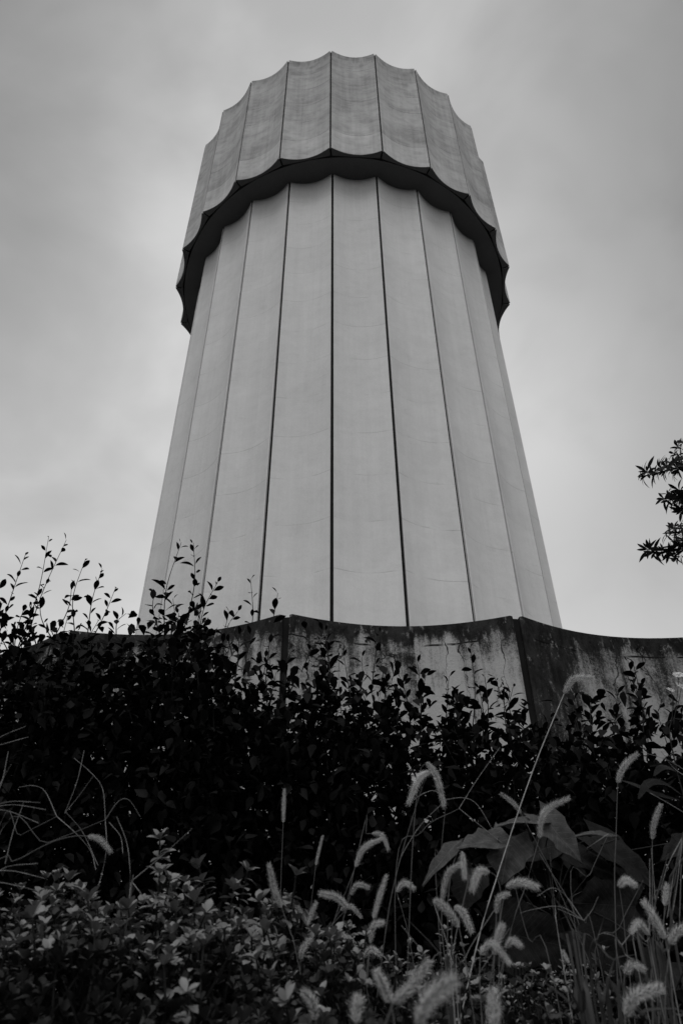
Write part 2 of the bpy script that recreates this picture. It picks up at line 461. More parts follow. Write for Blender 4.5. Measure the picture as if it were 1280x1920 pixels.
# ------------------------------------------------------------------ fluted panels
def panel_mesh(name, R, n_around, sag, gap, thick, z0, z1, mat, segs=12, chamfer=0.012, under=None):
    """one concave panel; local origin at the middle of its arris chord, X along it, Y pointing outwards"""
    half = R * math.sin(math.pi / n_around) - gap / 2
    chord = R * math.cos(math.pi / n_around)
    prof = []
    for i in range(segs + 1):
        x = -half + 2 * half * i / segs
        y = -sag * (1 - (x / half) ** 2)
        prof.append((x, y))
    prof[0] = (-half + chamfer, prof[0][1] - chamfer * 0.5); prof[-1] = (half - chamfer, prof[-1][1] - chamfer * 0.5)
    prof = [(-half, -chamfer)] + prof + [(half, -chamfer)]
    n = len(prof)
    sh = math.tan(math.pi / n_around) * thick
    poly = prof + [(half - sh, -thick), (-half + sh, -thick)]
    V = [(x, y, z0) for x, y in poly] + [(x, y, z1) for x, y in poly]
    m = len(poly); F = []
    for i in range(m):
        j = (i + 1) % m
        F.append((j, i, i + m, j + m))
    # caps as strips between the curved front and straight back
    def strip(o, flip):
        front = [o + i for i in range(n)]; bl, br = o + n + 1, o + n
        mid = n // 2
        for i in range(n - 1):
            t = (front[i], front[i + 1], bl if i < mid else br)
            F.append(t if flip else t[::-1])
        t = (front[mid], br, bl)
        F.append(t if flip else t[::-1])
    strip(0, True); nb = len(F); strip(m, False)
    me = mesh(name, V, F, mat)
    if under is not None:
        me.materials.append(under)
        for i in range(m, nb):
            me.polygons[i].material_index = 1
    return me, chord

def around(angle, radius, z=0.0):
    """placement facing outwards at angle (0 = towards the camera, positive to the right), relative to the axis"""
    out = Vector((math.sin(angle), -math.cos(angle), 0))
    tang = Vector((math.cos(angle), math.sin(angle), 0))
    # X along the tangent, Y outwards would be left-handed with Z up, so X runs the other way
    return Matrix(((-tang.x, out.x, 0, out.x * radius), (-tang.y, out.y, 0, out.y * radius), (0, 0, 1, z), (0, 0, 0, 1)))

def disc(name, r0, r1, z0, z1, mat, n=72):
    V = []; F = []
    for k in range(n):
        a = 2 * math.pi * k / n; c, s = math.cos(a), math.sin(a)
        V += [(r0 * c, r0 * s, z0), (r1 * c, r1 * s, z0), (r1 * c, r1 * s, z1), (r0 * c, r0 * s, z1)]
    for k in range(n):
        a = 4 * k; b = 4 * ((k + 1) % n)
        F += [(a, b, b + 1, a + 1), (a + 1, b + 1, b + 2, a + 2), (a + 2, b + 2, b + 3, a + 3), (a + 3, b + 3, b, a)]
    return mesh(name, V, F, mat)

def box_mesh(name, x0, x1, y0, y1, z0, z1, mat):
    V = [(x0, y0, z0), (x1, y0, z0), (x1, y1, z0), (x0, y1, z0), (x0, y0, z1), (x1, y0, z1), (x1, y1, z1), (x0, y1, z1)]
    F = [(3, 2, 1, 0), (4, 5, 6, 7), (0, 1, 5, 4), (1, 2, 6, 5), (2, 3, 7, 6), (3, 0, 4, 7)]
    return mesh(name, V, F, mat)

N_T = 24; PHI = -0.05394
R_SH = 0.86556 * S
tower = thing('water_tower', 'tall round concrete water tower with fluted shaft and wider scalloped head', 'water tower', AX)
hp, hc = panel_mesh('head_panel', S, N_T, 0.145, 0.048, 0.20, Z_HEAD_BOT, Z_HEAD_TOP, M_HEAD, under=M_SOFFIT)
sp, sc_ = panel_mesh('shaft_panel', R_SH, N_T, 0.125, 0.060, 0.27, 0.0, Z_HEAD_BOT + 0.02, M_SHAFT)
hj = box_mesh('head_joint', -0.06, 0.06, -0.20, -0.045, Z_HEAD_BOT + 0.02, Z_HEAD_TOP - 0.004, M_JOINT)
sj = box_mesh('shaft_joint', -0.06, 0.06, -0.20, -0.06, 0.0, Z_HEAD_BOT + 0.01, M_JOINT)
for k in range(N_T):
    am = PHI + (k + 0.5) * 2 * math.pi / N_T; aj = PHI + k * 2 * math.pi / N_T
    obj('head_panel', hp, tower, around(am, hc)); obj('shaft_panel', sp, tower, around(am, sc_))
    obj('joint_strip', hj, tower, around(aj, S)); obj('joint_strip', sj, tower, around(aj, R_SH))
obj('shaft_core', disc('shaft_core', 3.2, R_SH - 0.31, 0.0, Z_HEAD_BOT + 0.3, M_CORE), tower)
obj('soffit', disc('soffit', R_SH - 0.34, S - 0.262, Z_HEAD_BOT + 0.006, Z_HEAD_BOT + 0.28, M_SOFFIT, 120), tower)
obj('tank_wall', disc('tank_wall', 3.6, S - 0.35, Z_HEAD_BOT + 0.285, Z_HEAD_TOP - 0.7, M_CORE), tower)
obj('roof', disc('roof', 0.05, S - 0.34, Z_HEAD_TOP - 0.69, Z_HEAD_TOP - 0.45, M_ROOF), tower)

# the low fluted wall round the foot of the tower
N_B = 37; AL = -0.045; R_B = 1.87 * S
wall = thing('fluted_wall', 'low curved concrete wall of concave panels streaked with black mould in front of the tower', 'wall', AX)
wp, wc = panel_mesh('wall_panel', R_B, N_B, 0.175, 0.052, 0.32, -0.05, Z_BASE_TOP, M_WALL, 16, 0.02)
wj = box_mesh('wall_joint', -0.08, 0.08, -0.22, -0.05, -0.05, Z_BASE_TOP - 0.004, M_JOINT)
dirt_of = {-2: 0.75, -1: 0.46, 0: 0.30, 1: 0.63, 2: 0.62}
for k in range(N_B):
    kk = k if k <= N_B // 2 else k - N_B
    am = AL + (k + 0.5) * 2 * math.pi / N_B; aj = AL + k * 2 * math.pi / N_B
    p = obj('wall_panel', wp, wall, around(am, wc))
    p['dirt'] = float(dirt_of.get(kk, random.uniform(0.3, 0.8)))
    obj('joint_strip', wj, wall, around(aj, R_B))
obj('deck', disc('deck', R_SH + 0.02, R_B - 0.37, Z_BASE_TOP - 0.5, Z_BASE_TOP - 0.2, M_ROOF), wall)

# ------------------------------------------------------------------ leaves used many times over
def leaf_meshes(name, mat, specs):
    return [mesh(name, *leaf_shape(*s), mat, True) for s in specs]
L_SHRUB = leaf_meshes('shrub_leaf', M_SHRUB, [(0.054, 0.026, 0.55, 0.35, 0.15, 8), (0.050, 0.029, 0.56, 0.2, 0.3, 8), (0.060, 0.026, 0.50, 0.5, 0.25, 8), (0.044, 0.025, 0.52, 0.3, -0.1, 8)])
L_AZA = leaf_meshes('azalea_leaf', M_AZA_YOUNG_LIT, [(0.022, 0.0125, 0.64, 0.3, 0.2), (0.019, 0.0115, 0.62, 0.2, 0.35), (0.025, 0.013, 0.62, 0.4, 0.1)])
L_TREE = leaf_meshes('tree_leaf', M_TREE, [(0.076, 0.019, 0.58, 0.3, 0.35, 7, 0.1), (0.060, 0.018, 0.55, 0.2, 0.1, 7, 0.1), (0.088, 0.020, 0.58, 0.3, 0.6, 7, 0.1)])

# a light template for foliage masses: 8 triangles
def lite(L, W, fold=0.3, wide=0.55):
    V = np.array([(0, 0, 0), (-W * .42, L * .3, fold * W * .4), (-W * .5, L * .62, fold * W * .5), (0, L, -0.1 * L), (W * .5, L * .62, fold * W * .5), (W * .42, L * .3, fold * W * .4), (0, L * .3, 0), (0, L * .62, -0.03 * L)], dtype=np.float32)
    T = np.array([(0, 6, 1), (1, 6, 7), (1, 7, 2), (2, 7, 3), (0, 5, 6), (5, 7, 6), (5, 4, 7), (4, 3, 7)], dtype=np.int32)
    return V, T

# a rounder one: 12 triangles
AV = np.array([(0, 0, 0), (-.0036, .008, .001), (-.0062, .0145, .0018), (-.0042, .0200, .001), (0, .0222, -.001), (.0042, .0200, .001), (.0062, .0145, .0018), (.0036, .008, .001), (0, .008, 0), (0, .0145, -.0004), (0, .020, -.001)], dtype=np.float32)
AT = np.array([(0, 8, 1), (1, 8, 9), (1, 9, 2), (2, 9, 10), (2, 10, 3), (3, 10, 4), (0, 7, 8), (8, 7, 9), (7, 6, 9), (9, 6, 10), (6, 5, 10), (5, 4, 10)], dtype=np.int32)

def scatter(name, P, D, U, sc, mat, tmpl):
    """leaf template copied to points P, along D, upper side towards U, all joined into one mesh"""
    V0, T0 = tmpl
    D = D / np.linalg.norm(D, axis=1, keepdims=True)
    X = np.cross(D, U); X /= np.linalg.norm(X, axis=1, keepdims=True) + 1e-9
    Z = np.cross(X, D)
    V = P[:, None, :] + sc[:, None, None] * (V0[None, :, 0:1] * X[:, None, :] + V0[None, :, 1:2] * D[:, None, :] + V0[None, :, 2:3] * Z[:, None, :])
    T = T0[None, :, :] + (np.arange(len(P)) * len(V0))[:, None, None]
    return tri_mesh(name, V.reshape(-1, 3), T.reshape(-1, 3), mat)

def rand_dirs(n, up=0.3):
    D = rng.normal(size=(n, 3)); D /= np.linalg.norm(D, axis=1, keepdims=True)
    D[:, 2] += up
    return D

# ------------------------------------------------------------------ the dark hedge: evergreen shrubs in a row
HD = 2.75
outline = [(-900, 1250), (-300, 1230), (0, 1225), (100, 1222), (190, 1228), (280, 1210), (330, 1190), (385, 1200), (440, 1255), (500, 1285), (560, 1285), (610, 1290), (680, 1300), (750, 1318),
           (820, 1350), (900, 1362), (960, 1345), (1020, 1375), (1100, 1365), (1180, 1345), (1280, 1385), (1600, 1380), (2200, 1380)]
ox = np.array([at(a, b, HD).x for a, b in outline]); oz = np.array([at(a, b, HD).z for a, b in outline])
def hedge_top(x):
    return np.interp(x, ox, oz)
# openings through the leaves: x, z at hedge depth, and size
holes = []
for (px, py, rx, rz) in ((172, 1425, 0.03, 0.025), (735, 1538, 0.06, 0.03), (798, 1540, 0.035, 0.03), (690, 1500, 0.07, 0.04), (695, 1590, 0.03, 0.03), (770, 1470, 0.06, 0.05), (640, 1350, 0.05, 0.04), (200, 1330, 0.03, 0.02), (340, 1355, 0.03, 0.03), (1070, 1405, 0.08, 0.035), (1240, 1410, 0.10, 0.045)):
    p = at(px, py, HD); holes.append((p.x, p.z, rx, rz))

shrub_x = [-2.15, -1.42, -0.86, -0.36, 0.14, 0.64, 1.16, 1.9]
shrub_labels = [
    'dark evergreen shrub ending the hedge at its far left, cut off by the photo edge',
    'dark evergreen shrub with the tallest leafy shoots against the open sky at the far left',
    'tall dark evergreen shrub with twin leafy shoots in front of the tower shaft\'s left edge',
    'dark evergreen shrub growing in front of the wall\'s left vertical joint',
    'dark evergreen shrub with ragged see-through leaves below the pale middle wall panel',
    'dark evergreen shrub growing just left of the wall\'s right vertical joint',
    'dark evergreen shrub with upright shoots before the blackened right wall panel',
    'dark evergreen shrub ending the hedge at the far right, cut off by the photo edge']
shrubs = []
for i, sx in enumerate(shrub_x):
    t = thing('evergreen_shrub', shrub_labels[i], 'shrub', (sx, HD, 0), 'evergreen shrubs in the hedge before the wall')
    shrubs.append(t)
    hw = 0.5 if 0 < i < len(shrub_x) - 1 else 0.65
    # woody stems
    V, F = [], []
    for q in range(13):
        x1 = random.uniform(-hw, hw) * 0.9; top = hedge_top(sx + x1) - random.uniform(0.05, 0.3)
        b = Vector((random.uniform(-.12, .12), random.uniform(-.1, .1), -0.05))
        e = Vector((x1, random.uniform(-.3, .3), top))
        tube(spline([b, b.lerp(e, .5) + Vector((random.uniform(-.08, .08), random.uniform(-.08, .08), 0)), e], 7), 0.013, 0.003, 5, V, F)
        for s in range(5):
            f = random.uniform(.3, .9); p = b.lerp(e, f); q2 = p + Vector((random.uniform(-.2, .2), random.uniform(-.2, .2), random.uniform(.05, .25)))
            tube([p, p.lerp(q2, .5) + rvec() * .02, q2], 0.004, 0.0015, 4, V, F)
    obj('stem', mesh('stem', V, F, M_TWIG), t)
    # leaf mass
    n = (15500 if i <= 3 else 12000) if 0 < i < len(shrub_x) - 1 else 7000
    x = sx + rng.uniform(-hw, hw, n); y = rng.normal(0, 0.22, n).clip(-.42, .42)
    top = hedge_top(x) + 0.05 * np.sin(x * 23 + i) + 0.04 * np.sin(x * 51)
    top = top - 0.6 * y * y
    u = rng.uniform(0, 1, n)
    z = 0.25 + (top - 0.25) * (1 - (1 - u) ** 1.15 * 1.0)
    thin = np.clip((top - z) / 0.28, 0.12, 1.0)
    keep = rng.uniform(0, 1, n) < thin
    nzv = np.sin(x * 9.0 + z * 6.0) * np.sin(z * 11.0 - x * 4.0 + y * 8)
    keep &= ~((nzv > 0.75) & (rng.uniform(0, 1, n) < 0.5) & (z > top - 0.5))
    for (hx, hz, rx, rz) in holes:
        # the opening runs along the line of sight of someone standing in front
        dz = (z - 0.6) * HD / (HD + y) + 0.6 - hz; dx = x * HD / (HD + y) - hx
        q = (dx / rx) ** 2 + (dz / rz) ** 2
        keep &= ~((q < 1.0) & (rng.uniform(0, 1, n) < 0.93 - 0.35 * np.clip(q, 0, 1)))
    P = np.stack([x - sx, y, z], 1)[keep]
    n2 = len(P)
    me = scatter('leaves', P.astype(np.float32), rand_dirs(n2, 0.35), np.array([0, 0, 1.0]) + rng.normal(0, .4, (n2, 3)), rng.uniform(0.7, 1.25, n2), M_SHRUB, (AV * np.array([2.2, 2.15, 2.2], dtype=np.float32), AT))
    obj('leaves', me, t, kind='stuff')

def shoot(base, tip, n_leaf, parent, bend=0.03, big=1.0):
    """an upright shoot: thin stem with leaves all the way up, each leaf an object"""
    b, e = Vector(base), Vector(tip)
    o = parent.location
    mid = b.lerp(e, .5) + Vector((random.uniform(-bend, bend), random.uniform(-bend, bend), 0))
    pts = spline([b - o, mid - o, e - o], 12)
    st = obj('shoot', mesh('shoot', *tube(pts, 0.0026, 0.0010, 5), M_TWIG), parent)
    L = (e - b).length
    a = random.uniform(0, 6.28)
    for k in range(n_leaf):
        if random.random() < .12 and k < n_leaf - 3:
            a += 2.4
            continue
        f = min(1.0, max(.02, 0.04 + 0.96 * (k / max(1, n_leaf - 1)) ** 1.15 + (random.uniform(-.03, .03) if k < n_leaf - 1 else 0)))
        j = min(int(f * 11), 10); p = pts[j].lerp(pts[j + 1], f * 11 - j)
        t = (pts[min(j + 1, 11)] - pts[j]).normalized(); u, v = frame(t)
        a += 2.4 + random.uniform(-.4, .4)
        side = u * math.cos(a) + v * math.sin(a)
        up = random.uniform(0.5, 1.5)
        s = big * random.uniform(0.6, 1.18)
        if f > 0.9:
            s *= 0.62; up = random.uniform(0.8, 2.0)
        dr = side + t * up
        m = Matrix.Translation(p + side * 0.004) @ orient(dr, t - side * 0.3) @ Matrix.Rotation(random.uniform(-.5, .5), 4, 'Y') @ Matrix.Diagonal((s, s, s, 1))
        obj('leaf', random.choice(L_SHRUB), st, m)
    return st

def near_shrub(x):
    return min(shrubs, key=lambda s: abs(s.location.x - x))

SH = [((30, 1225), (92, 1006), 13), ((45, 1215), (125, 1012), 12), ((0, 1185), (48, 1040), 12), ((-10, 1190), (6, 1088), 6), ((140, 1185), (160, 1050), 8), ((165, 1185), (192, 1066), 10),
      ((175, 1195), (217, 1102), 8), ((100, 1200), (135, 1098), 7), ((218, 1190), (237, 1150), 4), ((70, 1215), (60, 1130), 7), ((110, 1215), (75, 1120), 6), ((20, 1230), (5, 1130), 7),
      ((308, 1200), (340, 1017), 14), ((345, 1180), (363, 1018), 12), ((300, 1190), (290, 1110), 6), ((372, 1200), (408, 1092), 12), ((464, 1225), (470, 1085), 9), ((497, 1290), (521, 1112), 10),
      ((428, 1280), (430, 1145), 10), ((436, 1230), (446, 1146), 6), ((565, 1260), (570, 1168), 9), ((610, 1290), (600, 1166), 11), ((696, 1300), (714, 1176), 10), ((652, 1320), (678, 1232), 8),
      ((786, 1350), (782, 1242), 10), ((790, 1340), (798, 1266), 7), ((832, 1370), (841, 1268), 9), ((882, 1370), (881, 1212), 12), ((958, 1350), (926, 1268), 9), ((985, 1340), (961, 1288), 8),
      ((1190, 1385), (1176, 1238), 14), ((1215, 1390), (1190, 1300), 8), ((1108, 1370), (1105, 1306), 8), ((1060, 1375), (1075, 1310), 6), ((1150, 1390), (1158, 1290), 9), ((1250, 1400), (1262, 1310), 9),
      ((720, 1330), (728, 1262), 8), ((745, 1340), (733, 1280), 7), ((540, 1290), (548, 1215), 8), ((900, 1380), (912, 1330), 6), ((865, 1370), (858, 1305), 7), ((1010, 1385), (1030, 1345), 6)]
for b, e, n in SH:
    dd = HD + random.uniform(-.25, .15)
    if b[0] > 640 and b[1] > 1300:
        b = (b[0], b[1] + 30)
    p0, p1 = at(b[0], b[1], dd), at(e[0], e[1], dd + random.uniform(-.03, .03))
    shoot(p0, p1, int(n * 1.55), near_shrub(p0.x), 0.035, 0.88 if b[0] < 250 else 0.97)
for q in range(46):                                       # many shorter shoots along the top of the hedge
    px = random.uniform(-40, 1320); dd = HD + random.uniform(-.3, .2)
    x = at(px, 1250, dd).x; zt = float(hedge_top(x))
    p0 = Vector((x, dd, zt - 0.16)); p1 = p0 + Vector((random.uniform(-.05, .05), random.uniform(-.04, .04), random.uniform(.17, .30)))
    shoot(p0, p1, random.randint(8, 12), near_shrub(x), 0.02, 0.95)

# ------------------------------------------------------------------ azaleas in front
aza = [  # pixel range at the back, back depth, front depth, outline
    ('azalea shrub with large pale leaf rosettes filling the bottom left corner', -120, 190, 1.42, 0.90),
    ('azalea shrub with rosettes raised on tall sprigs, right of the bottom left corner one', 190, 440, 1.45, 0.92),
    ('azalea shrub with a fat upright foxtail leaning beside its top sprig', 440, 640, 1.50, 0.95),
    ('azalea shrub with small leaves below the curled foxtails at bottom centre', 640, 850, 1.75, 0.95),
    ('azalea shrub with small dim leaves under the largest dark heart-shaft leaf', 850, 1080, 1.85, 0.95),
    ('azalea shrub with small dim leaves in the bottom right corner behind grass', 1080, 1420, 1.85, 0.90)]
aza = [(l.replace('heart-shaft leaf', 'broad leaf'), a, b, c, e) for l, a, b, c, e in aza]
a_out = [(-200, 1700), (0, 1700), (100, 1690), (200, 1685), (300, 1695), (400, 1705), (500, 1725), (600, 1752), (700, 1795), (800, 1815), (900, 1835), (1000, 1822), (1100, 1838), (1200, 1850), (1300, 1862), (1500, 1860)]
aox = [a for a, b in a_out]; aoy = [b for a, b in a_out]
azs = []
for i, (lab, pa, pb, yb, yf) in enumerate(aza):
    xa = at(pa, 1750, yb).x; xb = at(pb, 1750, yb).x; xc = (xa + xb) / 2
    t = thing('azalea_shrub', lab, 'azalea', (xc, (yb + yf) / 2, 0), 'azalea shrubs along the bottom')
    azs.append(t); o = t.location; fine = 1.0 if i < 3 else 0.8
    def top_z(x, y, yb=yb, yf=yf):
        px = 640 + (x / max(0.2, yb)) * F_PX * 0.83
        zb = at(px, float(np.interp(px, aox, aoy)), yb).z
        f = (yb - y) / (yb - yf)
        return zb - 0.17 * max(0, f) ** 1.2 - 0.3 * max(0.0, -f) + 0.018 * math.sin(x * 31 + y * 17) + 0.015 * math.sin(x * 13 - y * 29)
    V, F = [], []
    for q in range(12):
        b = Vector((random.uniform(-.06, .06), random.uniform(-.06, .06), -.04)); x1 = random.uniform(xa, xb); y1 = random.uniform(yf, yb)
        e = Vector((x1, y1, top_z(x1, y1) - .05)) - o
        tube(spline([b, b.lerp(e, .5) + rvec() * .06, e], 6), .008, .002, 5, V, F)
        for s in range(4):
            p = b.lerp(e, random.uniform(.5, .95)); q2 = p + Vector((random.uniform(-.1, .1), random.uniform(-.1, .1), random.uniform(.03, .12)))
            tube([p, q2], .0025, .0012, 4, V, F)
    obj('stem', mesh('stem', V, F, M_TWIG), t)
    # the mass of rosettes
    nr = 1700
    Ps, Ds, Us = [], [], []
    for q in range(nr):
        x = random.uniform(xa - .03, xb + .03); y = random.uniform(yf, yb + .12); tz = top_z(x, y)
        dep = random.random() ** 1.6 * 0.45
        c = Vector((x, y, tz - dep - 0.02)) - o
        axis = (Vector((0, -0.15, 1)) + rvec() * .5).normalized(); u, v = frame(axis)
        a = random.uniform(0, 6)
        for k in range(7):
            a += 2.4; tl = random.uniform(.35, 1.6)
            dr = (u * math.cos(a) + v * math.sin(a)) + axis * tl
            Ps.append(c); Ds.append(dr); Us.append(axis)
    me = scatter('leaves', np.array(Ps), np.array(Ds), np.array(Us), rng.uniform(.75, 1.2, len(Ps)) * fine * .76, M_AZA, (AV, AT))
    obj('leaves', me, t, kind='stuff')
    # sprigs one can tell apart, each leaf an object
    spots = []
    n_sp = 88 if i < 3 else 52
    for q in range(n_sp):
        x = random.uniform(xa, xb); y = yf + (yb - yf) * (.26 + .74 * random.random() ** .8); spots.append(Vector((x, y, top_z(x, y) + random.uniform(-.01, .025))))
    for (px, py, dd) in {0: [(80, 1690, 1.25), (165, 1688, 1.2), (130, 1650, 1.35), (60, 1720, 1.1)], 1: [(300, 1572, 1.45), (300, 1636, 1.25), (318, 1650, 1.3), (372, 1622, 1.4), (240, 1702, 1.2), (365, 1690, 1.2), (350, 1860, .85)],
                         2: [(465, 1632, 1.4), (438, 1668, 1.35), (555, 1640, 1.35), (485, 1690, 1.25), (535, 1880, .9), (500, 1745, 1.2)], 3: [(655, 1742, 1.7), (790, 1790, 1.8), (835, 1745, 1.9)],
                         4: [(1000, 1803, 2.0), (1025, 1805, 2.0), (940, 1815, 1.9)], 5: []}[i]:
        spots.append(at(px, py, dd))
    for p0 in spots:
        p = p0 - o
        axis = (Vector((0, -0.2, 1)) + rvec() * .35).normalized()
        lo = p - axis * random.uniform(.10, .16) + Vector((random.uniform(-.02, .02), random.uniform(0, .03), 0))
        st = obj('sprig', mesh('sprig', *tube(spline([lo, lo.lerp(p, .6) + rvec() * .006, p], 5), .0022, .0014, 5), M_TWIG), t)
        special = spots.index(p0) >= n_sp; u, v = frame(axis); a = random.uniform(0, 6)
        for k in range(20 if special else 9):
            low = k >= (7 if special else 6)
            a += 2.4; side = u * math.cos(a) + v * math.sin(a)
            tl = random.uniform(.5, 1.9) if not low else random.uniform(-.1, .5)
            s = random.uniform(.85, 1.2) * fine * ((1.0 if p0.y > 1.0 else .72) if special else random.uniform(.58, .9))
            q = p - axis * (random.uniform(.012, .075 if special else .05) if low else .002)
            obj('leaf', random.choice(L_AZA), st, Matrix.Translation(q) @ orient(side + axis * tl, axis - side * .3) @ Matrix.Diagonal((s, s, s, 1)))

# ------------------------------------------------------------------ foxtail grass
def foxtail(label, head, stem, dep, lean=0.0, fat=1.0, blade=True):
    straw = label.startswith('tallest'); hair = random.uniform(.75, 1.2)
    fat *= 1.35 if straw else 0.84 if dep > .95 else 1.0
    """head: pixels from its base to its tip; stem: pixels from low down up to the head's base"""
    H = [at(x, y, dep - lean * i / max(1, len(head) - 1)) for i, (x, y) in enumerate(head)]
    ST = [at(x, y, dep) for x, y in stem] + [H[0]]
    low = ST[0]; run = (low.x - ST[1].x) / max(.02, ST[1].z - low.z) * low.z * .8
    foot = Vector((low.x + max(-.35, min(.35, run)) + random.uniform(-.01, .01), low.y + random.uniform(-.03, .06), 0.0))
    t = thing('foxtail_grass', label, 'foxtail grass', foot, 'foxtail grasses among the azaleas')
    path = [foot] + ([foot.lerp(low, .55)] if (low.z > .25) else []) + ST
    obj('stem', mesh('stem', *tube([p - foot for p in spline(path, 20)], .0011 if straw else .0009, .0008 if straw else .0006, 5), M_STRAW if straw else M_STEM), t)
    n = 14
    P = [p - foot for p in spline(H, n)]
    L = sum((P[i + 1] - P[i]).length for i in range(n - 1))
    rad = 0.0030 * fat
    V, F = [], []
    tube(P, rad * .5, rad * .25, 6, V, F)
    BV, BF = [], []
    ns = int(max(70, L * 2700))
    for k in range(ns):
        f = (k + random.random()) / ns; g = f * (n - 1); j = min(int(g), n - 2); p = P[j].lerp(P[j + 1], g - j)
        tg = (P[j + 1] - P[j]).normalized(); u, v = frame(tg)
        a = k * 2.399; s = u * math.cos(a) + v * math.sin(a)
        w = rad * (0.55 + 0.75 * math.sin(math.pi * min(1, f * .9 + .12)) ** .6)
        # a plump grain
        gd = (s + tg * 1.1).normalized(); gl = .0026 * fat; c = p + s * w * .55
        x = gd.cross(s).normalized() * gl * .32; b0 = len(V)
        V += [c, c + gd * gl * .5 + x, c + gd * gl, c + gd * gl * .5 - x, c + gd * gl * .5 + s * gl * .4]
        F += [(b0, b0 + 1, b0 + 4), (b0 + 1, b0 + 2, b0 + 4), (b0 + 2, b0 + 3, b0 + 4), (b0 + 3, b0, b0 + 4)]
        for q in range(5):
            bd = (s + tg * random.uniform(.6, 1.5) + rvec() * .25).normalized(); bl = random.uniform(.0055, .0105) * fat * hair * (0.75 + .35 * math.sin(math.pi * f))
            wv = bd.cross(rvec()).normalized() * .00017 * fat; b0 = len(BV)
            BV += [c - wv, c + wv, c + bd * bl]; BF.append((b0, b0 + 1, b0 + 2))
    h = obj('seed_head', mesh('seed_head', V, F, M_SEED), t)
    obj('bristles', mesh('bristles', BV, BF, M_BRISTLE), h)
    if blade:
        sgn = random.choice((-1, 1)); b = foot.lerp(low, .5) - foot; ln = random.uniform(.16, .28)
        e = b + Vector((sgn * ln * .55, random.uniform(-.05, .05), ln * .55)); mid = b + Vector((sgn * ln * .2, 0, ln * .5))
        pts = spline([b, mid, e], 8); V, F = [], []
        for k, p in enumerate(pts):
            wd = .0042 * (1 - (k / 7) ** 2) + .0003
            V += [p + Vector((0, -wd, 0.0)) + Vector((-sgn * wd * .4, 0, wd * .3)), p - Vector((0, 0, wd * .3)), p + Vector((0, wd, 0.0)) + Vector((-sgn * wd * .4, 0, wd * .3))]
        for k in range(7):
            a = 3 * k; F += [(a, a + 1, a + 4, a + 3), (a + 1, a + 2, a + 5, a + 4)]
        obj('blade', mesh('blade', V, F, M_BLADE, True), t)
    return t

